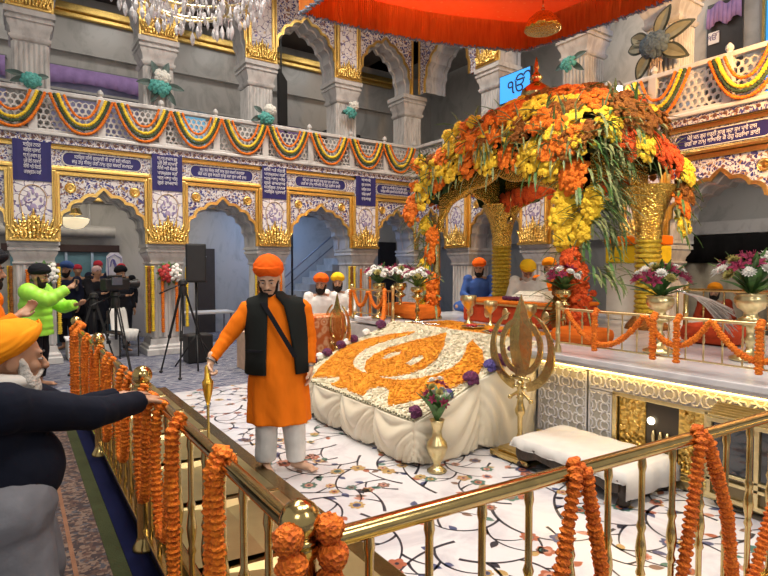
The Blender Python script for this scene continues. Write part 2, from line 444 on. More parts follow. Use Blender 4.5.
for nm, W, low, upb, lowc, upc, ulo, uhi in (('wall_back', WB, lowB, upB, LOW_B, UP_B, -3.0, 8.2), ('wall_right', WR, lowR, upR, LOW_R, UP_R, -10.7, .8)):
    mb, tr = arcade(nm, W, low, 2.06, ZT, 0, .72, None)
    mb2, tr2 = arcade(nm, W, upb, 5.85, 8.6, .12, .6, None)
    mb.add(mb2.v, mb2.f); mb.m[-len(mb2.m):] = mb2.m
    # masonry between storeys, gallery slab
    mb.box(((ulo + uhi) / 2, .36, 3.52), (uhi - ulo, .70, .62), 1)
    mb.box(((ulo + uhi) / 2, 1.45, 3.70), (uhi - ulo, 2.1, .28), 1)
    for c in lowc: mb.box((c, .38, 2.64), (PH * 2, .66, 1.16), 1)
    for c in upc: mb.box((c, .45, 7.22), (.60, .60, 2.74), 1)
    w = mb.build(nm, [M['mosaic'], M['marble_grey']]); w.matrix_world = W; tag(w, kind='structure')
    tr.v += []; tr.build('arch_edging', M['gold'], w, 'auto')
    tr2.build('arch_edging', M['gold'], w, 'auto')
    g = MB(); L = uhi - ulo; uc = (ulo + uhi) / 2
    for z, h, d in ((3.215, .07, .05), (3.285, .05, .075), (3.32, .03, .05), (3.635, .06, .06), (3.675, .02, .08)): g.box((uc, .02 - d / 2, z), (L, d, h))
    for (u0, u1, c, hw, h) in low:                    # gilt frame round each spandrel
        for u in (u0 + .025, u1 - .025): g.box((u, -.02, 2.64), (.05, .05, 1.16))
    for (u0, u1, c, hw, h) in upb:
        for u in (u0 + .02, u1 - .02): g.box((u, .10, 7.2), (.04, .05, 2.7))
    g.build('gilt_moulding', M['gold'], w, bevel=.008)
    q = MB(); q.box((uc, .0, 3.47), (L, .03, .28)); q.build('floral_frieze', M['mosaic_fine'], w)
    q = MB(); q.box((uc, -.045, 3.745), (L, .12, .115)); q.build('dotted_frieze', M['mosaic_fine'], w)
    q = MB()
    for k in range(int(L / .135)): q.ell((ulo + .07 + .135 * k, -.107, 3.745), (.03, .006, .026), 8, 4)
    q.build('frieze_dots', plain('brown_stone', (.13, .06, .05), .4), w)
    q = MB(); q.box((uc, -.02, 3.83), (L, .26, .06)); q.build('cornice', M['marble'], w, bevel=.015)
    for (u0, u1, c, hw, h) in low:                    # gilt rosettes in the spandrels
        for u in (c - hw * .72, c + hw * .72):
            if h < .5 or hw < .52: continue
            q = MB(); q.lathe([(.0, .03), (.025, .028), (.03, .014), (.06, .022), (.078, .012), (.085, .018), (.09, 0)], (0, 0, 0), 20, 0, lambda i, j: 1 + (.1 if (i == 3 and j % 2) else 0))
            o = q.build('rosette', M['gold'], w, 'auto'); o.location = (u, 0, 2.98); o.rotation_euler = (PI / 2, 0, 0)

# hall ceiling and the corridors behind the arcades
mb = MB(); mb.box((2.6, 4.2, 8.7), (14.6, 16.6, .2)); tag(mb.build('ceiling', M['marble']), kind='structure')
mb = MB(); mb.box((3.5, 13.9, 4.2), (15.8, .2, 8.8), 0); tag(mb.build('wall_corridor', M['marble_dark']), kind='structure')
mb = MB(); mb.box((11.3, 5.4, 4.2), (.2, 17, 8.8), 0); tag(mb.build('wall_side', M['marble_dark']), kind='structure')
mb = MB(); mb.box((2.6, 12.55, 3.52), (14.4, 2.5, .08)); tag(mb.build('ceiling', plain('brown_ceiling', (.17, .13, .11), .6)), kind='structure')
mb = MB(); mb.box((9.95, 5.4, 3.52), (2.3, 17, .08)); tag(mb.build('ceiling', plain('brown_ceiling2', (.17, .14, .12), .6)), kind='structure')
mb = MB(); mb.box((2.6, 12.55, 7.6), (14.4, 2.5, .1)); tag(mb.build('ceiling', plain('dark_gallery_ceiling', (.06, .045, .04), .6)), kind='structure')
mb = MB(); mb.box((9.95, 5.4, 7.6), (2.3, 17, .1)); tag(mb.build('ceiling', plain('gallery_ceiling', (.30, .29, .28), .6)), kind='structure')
q = MB(); q.box((2.6, 13.70, 7.22), (14, .22, .16)); q.box((2.6, 13.74, 7.09), (14, .12, .10)); tag(q.build('trim_1', M['gold'], bevel=.02), kind='structure')
q = MB(); q.box((2.6, 13.70, 3.14), (14, .2, .10)); tag(q.build('trim_2', M['gold'], bevel=.02), kind='structure')
q = MB(); q.box((2.6, 13.72, 5.45), (14, .14, .05)); q.box((2.6, 13.72, 6.3), (14, .10, .04)); tag(q.build('trim_3', M['marble_dark']), kind='structure')
q = MB(); q.box((11.10, 5.4, 2.38), (.22, 16, .24)); tag(q.build('trim_4', M['marble']), kind='structure')
# ---------- pillars ----------
def flame(w, h, m_):
    mb = MB()
    prof = [(-w / 2, 0), (-w * .5, h * .22), (-w * .36, h * .34), (-w * .24, h * .56), (-w * .12, h * .72), (0, h * .98), (w * .12, h * .72), (w * .24, h * .56), (w * .36, h * .34), (w * .5, h * .22), (w / 2, 0)]
    mb.poly([(x * .9, z * .93) for x, z in prof], .012)
    for row, (zb, sc_, n) in enumerate(((.0, 1.0, 6), (.0, .70, 5), (.0, .42, 5))):
        for k in range(-n, n + 1):
            a = k * .5 / n; L = h * sc_ * (1 - .42 * abs(k / n)) * (1 if k % 2 == 0 else .86)
            mb.ell((k * w * .42 / n + sin(a) * L / 2, -.012 - .010 * row, cos(a) * L / 2), (w * .045, .014, L / 2), 8, 8, 0, Matrix.Rotation(a, 3, 'Y'), None)
    for k in range(-5, 6): mb.ell((k * w / 10.5, -.042, h * .05), (w * .045, .016, h * .06), 8, 6)
    return mb
def cyma(mb, w, d, cy, z0, z1, prof, m=0):
    """square moulding stack: prof = [(fraction of height, extra half size)]"""
    rs = []
    for f, e in prof:
        z = z0 + (z1 - z0) * f; x, y = w / 2 + e, d / 2 + e
        rs.append([(-x, cy - y, z), (x, cy - y, z), (x, cy + y, z), (-x, cy + y, z)])
    mb.rings(rs, m)
def ribbed_shaft(mb, w, d, cy, z0, z1, n=7):
    mb.box((0, cy, (z0 + z1) / 2), (w - .03, d - .03, z1 - z0))
    for k in range(n):
        x = (k + .5) / n * (w - .02) - (w - .02) / 2; r = (w - .02) / n * .46
        for yy in (cy - d / 2 + .015, cy + d / 2 - .015): mb.tube([(x, yy, z0 + .03), (x, yy, z1 - .03)], r * .8, 8)
        for s in (-1, 1): mb.tube([(s * (w / 2 - .015), cy + (k + .5) / n * (d - .02) - (d - .02) / 2, z0 + .03), (s * (w / 2 - .015), cy + (k + .5) / n * (d - .02) - (d - .02) / 2, z1 - .03)], r * .8, 8)
shared = {}
def pillar(W, u, label, upper, panel=True, w=0):
    t = thing('pillar', label, 'pillar', M=wmat(W, u, w + (.12 if upper else 0), 3.86 if upper else 0), group='gallery pillars' if upper else 'hall pillars')
    key = 'up' if upper else 'lo'
    if key not in shared:
        L = {}
        if upper:
            mb = MB(); cyma(mb, .52, .5, .28, 0, .35, [(0, .05), (.5, .05), (.6, .02), (1, 0)]); L['base'] = mb.build('base', M['marble'], t, bevel=.006)
            mb = MB(); ribbed_shaft(mb, .52, .5, .28, .35, 1.50); L['shaft'] = mb.build('shaft', M['marble'], t, 'auto')
            mb = MB(); cyma(mb, .54, .52, .28, 1.50, 1.99, [(0, 0), (.08, .03), (.14, .03), (.15, 0), (.35, .01), (.5, .05), (.62, .05), (.63, .075), (.72, .075), (.75, .05), (.8, .05), (.81, .09), (1, .09)]); L['capital'] = mb.build('capital', M['marble'], t, 'auto')
            mb = MB(); mb.box((0, -.02, 3.36), (.44, .06, 2.74)); L['inlay_panel'] = mb.build('inlay_panel', M['mosaic_panel'], t)
            mb = MB()
            for s in (-1, 1): mb.box((s * .25, -.025, 3.36), (.07, .09, 2.74)); 
            mb.box((0, -.03, 2.02), (.62, .12, .06)); L['gilt_frame'] = mb.build('gilt_frame', M['gold'], t, bevel=.012)
            mb = flame(.52, .42, 0); o = mb.build('flame_ornament', M['gold_relief'], t, True); o.location = (0, -.065, 2.03); L['flame'] = o
        else:
            mb = MB(); cyma(mb, .60, .62, .35, 0, .30, [(0, .08), (.35, .08), (.4, .05), (.55, .05), (.65, .01), (1, 0)]); L['base'] = mb.build('base', M['marble'], t, bevel=.006)
            mb = MB(); ribbed_shaft(mb, .57, .6, .35, .30, 1.70, 6); L['shaft'] = mb.build('shaft', M['marble'], t, 'auto')
            mb = MB(); cyma(mb, .57, .62, .35, 1.68, 2.06, [(0, 0), (.05, .02), (.12, .02), (.13, 0), (.3, .01), (.5, .055), (.6, .055), (.62, .08), (.74, .08), (.76, .06), (.84, .06), (.85, .085), (1, .085)]); L['capital'] = mb.build('capital', M['marble'], t, 'auto')
            mb = MB(); mb.box((0, -.04, 2.84), (.54, .10, 1.56)); L['inlay_panel'] = mb.build('inlay_panel', M['mosaic_panel'], t)
            mb = MB()
            for s in (-1, 1): mb.box((s * .30, -.045, 2.65), (.07, .13, 1.18)); mb.tube([(s * .30, -.115, 2.07), (s * .30, -.115, 3.22)], .018, 8)
            mb.box((0, -.06, 2.085), (.70, .16, .05)); L['gilt_frame'] = mb.build('gilt_frame', M['gold'], t, bevel=.01)
            mb = flame(.58, .50, 0); o = mb.build('flame_ornament', M['gold_relief'], t, True); o.location = (0, -.10, 2.10); L['flame'] = o
            # vase of flowers inlaid above the flame
            mb = MB()
            for a in range(-3, 4):
                mb.ell((.055 * a, -.095, 2.70 + .10 * cos(a * .6) * (1.6 - abs(a) * .25)), (.022, .006, .045), 8, 6)
            mb.ell((0, -.095, 2.62), (.05, .008, .06), 10, 6)
            L['inlay_motif'] = mb.build('inlay_motif', plain('mauve_inlay', (.33, .27, .42), .5), t)
            mb = MB(); ps = [(sin(q) * .19, 2.74 + cos(q) * .24) for q in [PI * k / 12 - PI / 2 for k in range(13)]]
            mb.tube([(-.15, -.095, 2.5)] + [(x, -.095, z) for x, z in ps] + [(.15, -.095, 2.5)], .008, 6); L['inlay_border'] = mb.build('inlay_border', plain('tan_inlay', (.45, .30, .17), .5), t)
        shared[key] = L
    else:
        for k, o in shared[key].items():
            if not panel and k not in ('base', 'shaft', 'capital'): continue
            c = o.copy(); C.objects.link(c); c.parent = t
    return t
WHERE_B = ['behind the navy-sweatered man at the far left', 'behind the man in the lime jacket', 'beside the black loudspeaker on its tripod', 'directly behind the standing man in orange', 'behind the three bouquets left of the flower canopy']
for u, wh in zip(LOW_B, WHERE_B): pillar(WB, u, 'white marble pillar with gilt flame panel ' + wh, False)
for u, wh in zip(LOW_R, ['in the far right corner behind the canopy', 'right wall, seen through the canopy arch', 'between the canopy and the right-hand arch', 'right edge of the photo, framing the right arch', 'nearest the camera on the right wall']): pillar(WR, u, 'white marble hall pillar with gilt flame panel, ' + wh, False)
for u, wh in zip(UP_B, ['at the far left edge', 'with drooping teal fern spray at its foot', 'with teal and white flower spray and dark leaves', 'right of the chandelier above the third blue banner', 'with small round teal and white posy']): pillar(WB, u, 'ribbed upper gallery pillar ' + wh, True)
for u, wh in zip(UP_R, ['left of the blue screen', 'behind the gilt finial of the canopy', 'with big dark leaf flower ornament', 'beyond the right edge on the right gallery', 'nearest the camera on the right gallery']): pillar(WR, u, 'ribbed upper gallery pillar ' + wh, True)

pillar(WB, 8.26, 'ribbed upper gallery pillar standing in the far corner beside the overhead cloth', True, False, .02)
pillar(WB, 8.50, 'white marble pillar in the far corner behind the left canopy post', False, False, .02)
# ---------- lettering ----------
def text(name, lines, size, mat, parent, loc, rot=(PI / 2, 0, 0), width=None, lead=1.0, ext=.002):
    cu = bpy.data.curves.new('text', 'FONT'); cu.body = '\n'.join(lines); cu.size = size; cu.align_x = 'CENTER'; cu.align_y = 'CENTER'; cu.space_line = lead; cu.extrude = ext
    o = bpy.data.objects.new('tmp', cu); C.objects.link(o)
    dg = bpy.context.evaluated_depsgraph_get(); me = bpy.data.meshes.new_from_object(o.evaluated_get(dg))
    bpy.data.objects.remove(o); bpy.data.curves.remove(cu)
    xs = [v.co.x for v in me.vertices] or [0, 1]; w = max(xs) - min(xs)
    if width and w > 0:
        k = width / w
        for v in me.vertices: v.co.x *= k
    me.materials.clear(); me.materials.append(mat)
    o = link(name, me, parent); o.location = loc; o.rotation_euler = rot
    return o
G = ['ਸਤਿਗੁਰ ਨਾਨਕ', 'ਸਤਿਗੁਰ ਪ੍ਰਸਾਦਿ', 'ਧਨੁ ਧਨੁ ਰਾਮਦਾਸ ਗੁਰੁ', 'ਪੂਰੀ ਹੋਈ ਕਰਾਮਾਤਿ', 'ਸਿਖੀ ਅਤੈ ਸੰਗਤੀ', 'ਪਾਰਬ੍ਰਹਮ ਕਰਿ', 'ਅਟਲੁ ਅਥਾਹੁ ਅਤੋਲੁ', 'ਗੁਰ ਰਾਮਦਾਸ']
def banner(u, k, nl, label):
    t = thing('blue_banner', label, 'banner', M=wmat(WB, u, -.105, 0), group='blue banners on the hall pillars')
    mb = MB(); n = 8
    fr = [[(-.265 + .53 * i / n, -.006 * sin(i * 1.7), z) for i in range(n + 1)] + [(.265 - .53 * i / n, .006 - .006 * sin((n - i) * 1.7), z) for i in range(n + 1)] for z in (3.04, 3.30, 3.50, 3.70)]
    mb.rings(fr); mb.build('cloth', M['blue'], t)
    for i in range(nl):
        text('lettering', [G[(i + k) % len(G)]], .085, M['white_paint'], t, (0, -.012, 3.62 - i * (.53 / nl)), width=.24 + .22 * ((i * 3 + k * 2) % 3) / 2)
for i, (u, nl, wh) in enumerate(zip(LOW_B[1:], (6, 6, 6, 5), ('leftmost in the photo', 'above the tripod loudspeaker', 'above the standing man', 'nearest the flower canopy'))):
    banner(u, i * 2, nl, 'blue cloth banner lettered in white on a pillar, ' + wh)
def plaque(W, c, w, a, b_, label):
    t = thing('inscription_plaque', label, 'plaque', M=wmat(W, c, -.017, 3.465), group='blue inscription plaques under the gallery')
    h = .105; pts = []
    for s in (1, -1):
        for k in range(9):
            q = PI / 2 - PI * k / 8
            pts.append((s * (w / 2 - .09 + .09 * abs(cos(q))) , s * h * sin(q)))
    mb = MB(); mb.poly(pts, -.012); mb.build('panel', M['blue'], t)
    mb = MB(); mb.tube([(x * 1.012, -.010, z * 1.06) for x, z in pts + pts[:1]], .008, 6); mb.build('rim', plain('plaque_rim', (.75, .70, .62), .4), t)
    text('lettering', [a], .085, M['white_paint'], t, (0, -.014, .042), width=w * .72)
    text('lettering', [b_], .085, M['white_paint'], t, (0, -.014, -.042), width=w * .78)
LN = ['ਸਤਿਗੁਰ ਸਿਖੀ ਗੁਰਬਾਣੀ ਕੀ ਦਾਤਿ ਭਈ ਸਿਮਰਨ', 'ਜਪੁ ਤਪੁ ਸੰਜਮੁ ਹਰਿ ਨਾਮੁ ਗੁਰ ਸਬਦਿ ਕਮਾਵਣਾ', 'ਮੇਰੇ ਮਨ ਗੁਰ ਚਰਣੀ ਲਾਗੁ ਸਦਾ ਸੁਖ ਪਾਵੈ ਦਾਸ', 'ਹਰਿ ਕਾ ਨਾਮੁ ਧਿਆਇ ਕੈ ਹੋਹੁ ਹਰਿਆ ਭਾਈ']
for i, (c, wh) in enumerate(((1.335, 'left of the chandelier, above the first arch'), (3.43, 'above the second arch'), (5.59, 'above the third arch'), (7.55, 'partly behind the left edge of the canopy flowers'))):
    plaque(WB, c, 1.22 if i < 3 else 1.0, LN[i % 4], LN[(i + 1) % 4], 'dark blue plaque with white script, ' + wh)
plaque(WR, -3.70, 1.25, LN[2], LN[3], 'dark blue plaque with white script above the right-hand arch')
plaque(WR, -5.86, 1.25, LN[1], LN[0], 'dark blue plaque with white script on the right wall behind the canopy')

# ---------- gallery balustrades ----------
def hexpanel(w, h, z0):
    mb = MB(); r = .062; dx = r * math.sqrt(3); rows = int(h / (1.5 * r)) + 1; cols = int(w / dx) + 1
    for j in range(rows):
        for i in range(cols + 1):
            cx = -w / 2 + i * dx + (dx / 2 if j % 2 else 0); cz = z0 + j * 1.5 * r
            if cx > w / 2 - .02 or cx < -w / 2 + .02 or cz > z0 + h: continue
            a, b_ = [], []
            for k in range(6):
                q = PI / 6 + k * PI / 3
                a.append((cx + r * 1.0 * cos(q), cz + r * 1.0 * sin(q))); b_.append((cx + r * .70 * cos(q), cz + r * .70 * sin(q)))
            mb.rings([[(x, -.02, z) for x, z in a], [(x, -.02, z) for x, z in b_], [(x, .02, z) for x, z in b_], [(x, .02, z) for x, z in a]], 0, False, True)
    return mb
for W, cs, nm in ((WB, UP_B, 'back'), (WR, UP_R, 'right')):
    t = thing('balustrade', 'white marble balustrade with pierced hexagon lattice along the %s gallery' % nm, 'balustrade', M=W.copy())
    ends = cs + ([8.2] if nm == 'back' else [.8])
    if nm == 'right': ends = [-10.7] + ends
    proto = None
    us = []
    for a, b_ in zip(ends, ends[1:]):
        n = max(1, round((b_ - a) / 1.02)); us += [(a + (b_ - a) * k / n, a + (b_ - a) * (k + 1) / n) for k in range(n)]
    lat = hexpanel(1.0, .52, 3.92).build('lattice_panel', M['marble'], t)
    for k, (a, b_) in enumerate(us):
        o = lat if k == 0 else inst(lat, t, (0, 0, 0))
        o.location = ((a + b_) / 2, -.02, 0); o.scale = ((b_ - a - .12) / 1.0, 1, 1)
        p = MB(); p.box((a, -.02, 4.20), (.13, .13, .66)); p.lathe([(.05, 0), (.05, .03), (.03, .05), (.055, .09), (.05, .13), (.015, .17), (0, .18)], (a, -.02, 4.53), 10); p.build('post', M['marble'], t, bevel=.008)
    L = ends[-1] - ends[0]; c = (ends[-1] + ends[0]) / 2
    p = MB(); p.box((c, -.02, 4.53), (L, .12, .07)); p.box((c, -.02, 3.89), (L, .12, .05)); p.build('coping', M['marble'], t, bevel=.01)

# ---------- garlands ----------
def garland(path, r, step=None, n=12, jit=.16, mb=None, seg=3, seed=0):
    """strung blossoms: a chain of ruffled discs along a polyline"""
    mb = mb or MB(); rr = random.Random(seed); pts = [Vector(p) for p in path]
    ds = [0]
    for a, b_ in zip(pts, pts[1:]): ds.append(ds[-1] + (b_ - a).length)
    step = step or r * .95; tot = ds[-1]; nb = max(2, int(tot / step))
    def at_(d):
        for i in range(len(ds) - 1):
            if d <= ds[i + 1] or i == len(ds) - 2:
                return pts[i].lerp(pts[i + 1], min(max((d - ds[i]) / max(ds[i + 1] - ds[i], 1e-6), 0), 1))
    prof = {2: (.72, 1.0), 3: (.70, 1.0, .92), 5: (.62, .9, 1.04, 1.0, .84)}[seg]
    P_, Q = [], []
    for k in range(nb):
        s = rr.uniform(.9, 1.12)
        for i, q in enumerate(prof): P_.append(at_((k + (i + .2) / seg) / nb * tot)); Q.append(r * q * s)
    P_ = [pts[0]] + P_ + [pts[-1]]; Q = [r * .3] + Q + [r * .3]
    mb.tube(P_, Q, n, 0, True, lambda i, j: 1 + rr.uniform(-jit, jit))
    return mb
def cat_path(a, b_, sag, n=16, y=0, pw=2):
    return [(a + (b_ - a) * k / n, y - .02 * sin(PI * k / n), -sag * (1 - abs(2 * k / n - 1) ** pw)) for k in range(n + 1)]
sw = thing('garland_swag', '', 'garland')
for s, (hw, sag, yo, mt, r) in enumerate(((.47, .62, -.02, 'marigold', .027), (.41, .54, -.035, 'green_strand', .029), (.36, .48, -.045, 'yellow_fl', .031), (.27, .36, -.03, 'marigold', .024))):
    garland(cat_path(-hw, hw, sag, 18, yo, 2.3), r, n=8, seed=s, step=.04).build('strand', M[mt], sw, True)
first = True
SWB = [(-1.0, 'far left edge'), (.02, 'at the foot of the leftmost pillar'), (1.02, 'left of the chandelier side'), (1.98, 'under the teal and white spray'), (2.92, 'right of the teal and white spray'), (3.86, 'just left of the blue-white posy'), (4.78, 'right of the blue-white posy'), (5.76, 'second left of the round posy'), (6.72, 'under the round posy'), (7.62, 'nearest the canopy on the back gallery')]
for W, lst in ((WB, SWB), (WR, [(-3.35, 'right of the dark leaf ornament'), (-4.55, 'beneath the dark leaf ornament'), (-2.35, 'at the right edge of the photo'), (-5.5, 'beside the bright spotlight'), (-6.5, 'hidden behind the canopy top')])):
    for u, wh in lst:
        if wh.startswith('hidden'): continue
        Mx = wmat(W, u, -.115, 4.50)
        o = sw if first else dup(sw); first = False
        o.matrix_world = Mx; o['label'] = 'orange, green and yellow swag on the gallery rail, ' + wh; o['group'] = 'garland swags on the gallery'

# ---------- flower ornaments ----------
def bunch(mb, c, r, n, fr, m=0, seed=0, squash=.8, flat=.45, face=None):
    """n small ruffled blossoms over a dome"""
    rr = random.Random(seed)
    for k in range(n):
        a = k * 2.39996; q = math.sqrt((k + .5) / n)
        p = Vector((c[0] + r * q * cos(a), c[1] - flat * r * math.sqrt(max(0, 1 - q * q)), c[2] + r * q * sin(a) * squash))
        bloom(mb, p, fr * rr.uniform(.8, 1.2), Vector((q * cos(a), -.9, q * sin(a))), m, rr)
def bloom(mb, p, r, d, m=0, rr=R, n=8):
    d = d.normalized(); a = d.cross(Vector((0, 0, 1)))
    if a.length < .1: a = d.cross(Vector((1, 0, 0)))
    a.normalize(); b_ = d.cross(a)
    rs = []
    for q, h in ((.5, -.35), (1.0, -.02), (.96, .28), (.62, .55), (.2, .62)):
        o = rr.random()
        rs.append([p + a * (r * q * (1 + rr.uniform(-.17, .17)) * cos(2 * PI * (j + o) / n)) + b_ * (r * q * (1 + rr.uniform(-.17, .17)) * sin(2 * PI * (j + o) / n)) + d * (h * r) for j in range(n)])
    mb.rings(rs, m, True)
def leaf3(mb, p, d, L, w, m=0, bend=.25, n=5, up=Vector((0, 0, 1))):
    """a real leaf: folded blade with thickness"""
    d = d.normalized(); s = d.cross(up)
    if s.length < .1: s = d.cross(Vector((1, 0, 0)))
    s.normalize(); u = s.cross(d); rs = []
    for k in range(n + 1):
        q = k / n; ww = w * sin(PI * min(q * .92 + .06, 1)) ** .8 + .001
        c = p + d * (L * q) - u * (bend * L * q * q)
        rs.append([c - s * ww + u * ww * .3, c + u * .003, c + s * ww + u * ww * .3, c - u * .003])
    mb.rings(rs, m, True)
teal = plain('teal_fabric_flower', (.07, .30, .27), .7, var=.3, nsc=25); cream = plain('cream_fabric_flower', (.62, .60, .54), .7, var=.12, nsc=25); dgreen = plain('dusty_dark_leaf', (.05, .085, .075), .6, var=.4)
def spray(W, u, w, z, label, s=1, teal_n=26, cream_n=16, leaves=((1.2, .3), (1.9, .28), (-.1, .3), (3.2, .26), (4.3, .25), (5.4, .3)), name='flower_spray', dx=.0):
    t = thing(name, label, 'flower ornament', M=wmat(W, u, w, z))
    mb = MB(); bunch(mb, (0, -.05, -.06 * s), .16 * s, teal_n, .042 * s, seed=1); mb.build('teal_flowers', teal, t)
    if cream_n: mb = MB(); bunch(mb, (dx + .03 * s, -.08, .10 * s), .12 * s, cream_n, .04 * s, seed=2); mb.build('cream_flowers', cream, t)
    mb = MB()
    for a, L in leaves: leaf3(mb, Vector((cos(a) * .08 * s, -.03, sin(a) * .08 * s)), Vector((cos(a), -.2, sin(a))), L * s, .055 * s, up=Vector((0, -1, 0)))
    mb.build('leaves', dgreen, t)
    return t
t = spray(WB, .30, -.02, 4.72, 'drooping teal fern spray on the leftmost gallery pillar', .9, 30, 0, ((3.0, .3), (3.5, .25), (.2, .2)))
spray(WB, 2.31, .10, 5.02, 'teal and white flower spray with dark leaves on a gallery pillar', 1.15)
spray(WB, 4.30, -.06, 4.72, 'blue-white flower posy on the gallery rail right of the chandelier', 1.0, 22, 20, ((2.6, .2), (3.6, .25)), dx=.05)
spray(WB, 6.35, .06, 5.18, 'small round teal and cream posy on a gallery pillar', .95, 20, 14, ((3.6, .16), (5.3, .16)), dx=.05)
t = thing('leaf_ornament', 'large dark flower ornament with six pale-edged leaves on the right gallery pillar', 'flower ornament', M=wmat(WR, -4.66, .04, 5.02))
slate = plain('slate_blue_flower', (.09, .12, .15), .8, var=.3, nsc=25); lg = plain('dull_gold_leaf', (.20, .19, .12), .6, var=.2); lrim = plain('dark_leaf_rim', (.05, .06, .05), .7)
mb = MB(); bunch(mb, (0, -.08, 0), .22, 46, .05, seed=4); mb.build('flower_cluster', slate, t)
for a, L in ((1.25, .48), (.35, .48), (-.55, .45), (-2.2, .45), (3.0, .38), (2.6, .40)):
    q = MB(); leaf3(q, Vector((cos(a) * .1, -.06, sin(a) * .1)), Vector((cos(a), -.12, sin(a))), L, .115, up=Vector((0, -1, 0)), n=8); lf = q.build('leaf', lrim, t)
    q = MB(); leaf3(q, Vector((cos(a) * .12, -.085, sin(a) * .12)), Vector((cos(a), -.12, sin(a))), L * .85, .082, up=Vector((0, -1, 0)), n=8); q.build('leaf_face', lg, lf)
mb = MB()
for k in range(9): mb.ell((-.09 + .18 * R.random(), -.05, -.22 - .03 * k), (.04, .02, .022), 8, 5)
for k in range(5): mb.tube([(-.08 + .04 * k, -.05, -.18), (-.08 + .04 * k, -.05, -.52 + .04 * (k % 2))], .014, 6)
mb.build('tassel', plain('beige_tassel', (.42, .32, .26), .8), t)
spray(WR, -6.2, -.02, 5.25, 'teal posy with pale leaves behind the gilt finial', .95, 18, 0, ((5.6, .3), (.2, .28), (3.4, .25)))

# bouquets fixed on the hall pillars
redf = plain('crimson_petals', (.45, .03, .03), .6, var=.3, nsc=30); whitef = plain('white_petals', (.82, .80, .74), .7, var=.06)
def wall_bouquet(W, u, w, z, label, s=1):
    t = thing('wall_bouquet', label, 'bouquet', M=wmat(W, u, w, z), group='red and white bouquets on the pillars')
    mb = MB(); bunch(mb, (-.07 * s, -.05, .0), .12 * s, 12, .045 * s, seed=3, squash=1.3); mb.build('red_flowers', redf, t)
    mb = MB(); bunch(mb, (.09 * s, -.05, .01), .13 * s, 12, .042 * s, seed=5, squash=1.2); mb.build('white_flowers', whitef, t)
    mb = MB()
    for k in range(12): a = k * .52; leaf3(mb, Vector((cos(a) * .1, -.02, sin(a) * .1)) * s, Vector((cos(a), -.15, sin(a))), .13 * s, .03 * s, up=Vector((0, -1, 0)))
    mb.build('leaves', M['leaf'], t)
wall_bouquet(WB, 2.40, -.02, 1.52, 'red and white bouquet on the pillar beside the loudspeaker')
wall_bouquet(WB, .42, -.02, 1.52, 'red and white bouquet on the pillar behind the lime jacket')
wall_bouquet(WB, 3.72, 2.9, 1.85, 'small red and white bouquet on the corridor wall right of the loudspeaker', .9)

# strings of blossoms hanging down the hall pillars
def strings(u, items, wh):
    for k, (x, mt, y, z0, z1) in enumerate(items):
        mb = garland([(0, 0, z1), (0, 0, z0)], .032, n=8, seed=k, step=.035)
        o = mb.build('garland_string', M[mt], None, True); o.matrix_world = wmat(WB, u + x, y, 0)
        tag(o, '%s blossom string, number %s from the left on the pillar %s' % ({'marigold': 'orange', 'yellow_fl': 'yellow', 'mum_bronze': 'amber'}[mt], ('one', 'two', 'three', 'four', 'five', 'six')[k], wh), 'garland', 'blossom strings on the pillars')
S6 = [(-.35, 'yellow_fl', .05, .42, 1.66), (-.33, 'mum_bronze', -.02, .42, 1.66), (-.27, 'yellow_fl', -.04, .45, 1.66), (-.10, 'marigold', -.045, .42, 1.6), (.15, 'marigold', -.045, .42, 1.6), (.34, 'yellow_fl', -.03, .5, 1.64)]
strings(2.38, S6, 'beside the loudspeaker')
strings(.29, [S6[0], S6[1], S6[3], S6[5]], 'behind the lime jacket')
strings(4.48, S6[:5], 'behind the standing man')
strings(6.70, S6[:5], 'behind the three bouquets')
# ---------- brass railings ----------
def bal_prof(h, r):
    return [(r * .8, 0), (r * .8, h * .08), (r * 1.1, h * .10), (r * .8, h * .13), (r * .8, h * .36), (r * 1.25, h * .38), (r * .8, h * .41), (r * 1.2, h * .46), (r * 1.4, h * .50), (r * 1.2, h * .54), (r * .8, h * .59), (r * 1.25, h * .62), (r * .8, h * .65), (r * .8, h * .90), (r * 1.1, h * .93), (r * .8, h)]
def railing(name, label, p0, p1, h, rr, step, posts, mat, ball=.055, low=.12, skip=None, rail_n=14, group=None, double=False):
    p0, p1 = Vector(p0), Vector(p1); d = p1 - p0; L = d.length; a = math.atan2(d.y, d.x)
    t = thing(name, label, 'railing', p0, a, group)
    q = MB(); q.tube([(0, 0, h), (L, 0, h)], rr, rail_n); q.build('top_rail', mat, t, 'auto')
    q = MB(); q.box((L / 2, 0, low), (L, rr * 1.5, rr * 1.1)); q.build('bottom_rail', mat, t, bevel=.006)
    if double: q = MB(); q.tube([(0, 0, h * .84), (L, 0, h * .84)], rr * .5, 10); q.build('middle_rail', mat, t, 'auto')
    b0 = None; n = int(L / step)
    for k in range(n + 1):
        x = k * step
        if any(abs(x - s) < step * .45 for s in posts): continue
        if b0 is None:
            q = MB(); q.lathe(bal_prof(h - low, rr * .58), (0, 0, 0), 10); b0 = q.build('baluster', mat, t, 'auto'); b0.location = (x, 0, low)
        else: inst(b0, t, (x, 0, low))
    pr = rr * 1.55
    for s in posts:
        q = MB(); q.lathe([(pr * 1.7, 0), (pr * 1.7, .03), (pr * 1.2, .06), (pr, .09), (pr, h * .42), (pr * 1.3, h * .45), (pr, h * .48), (pr, h * .97), (pr * 1.25, h * .985), (pr * 1.25, h + .012), (pr * .6, h + .022)], (0, 0, 0), 16)
        po = q.build('post', mat, t, 'auto'); po.location = (s, 0, 0)
        q = MB(); q.ell((0, 0, h + .02 + ball * .93), (ball, ball, ball), 20, 12); q.lathe([(ball * .6, -.01), (ball * .9, 0), (ball * .6, .012)], (0, 0, h + .02), 16); q.build('ball_finial', mat, po, True)
    return t
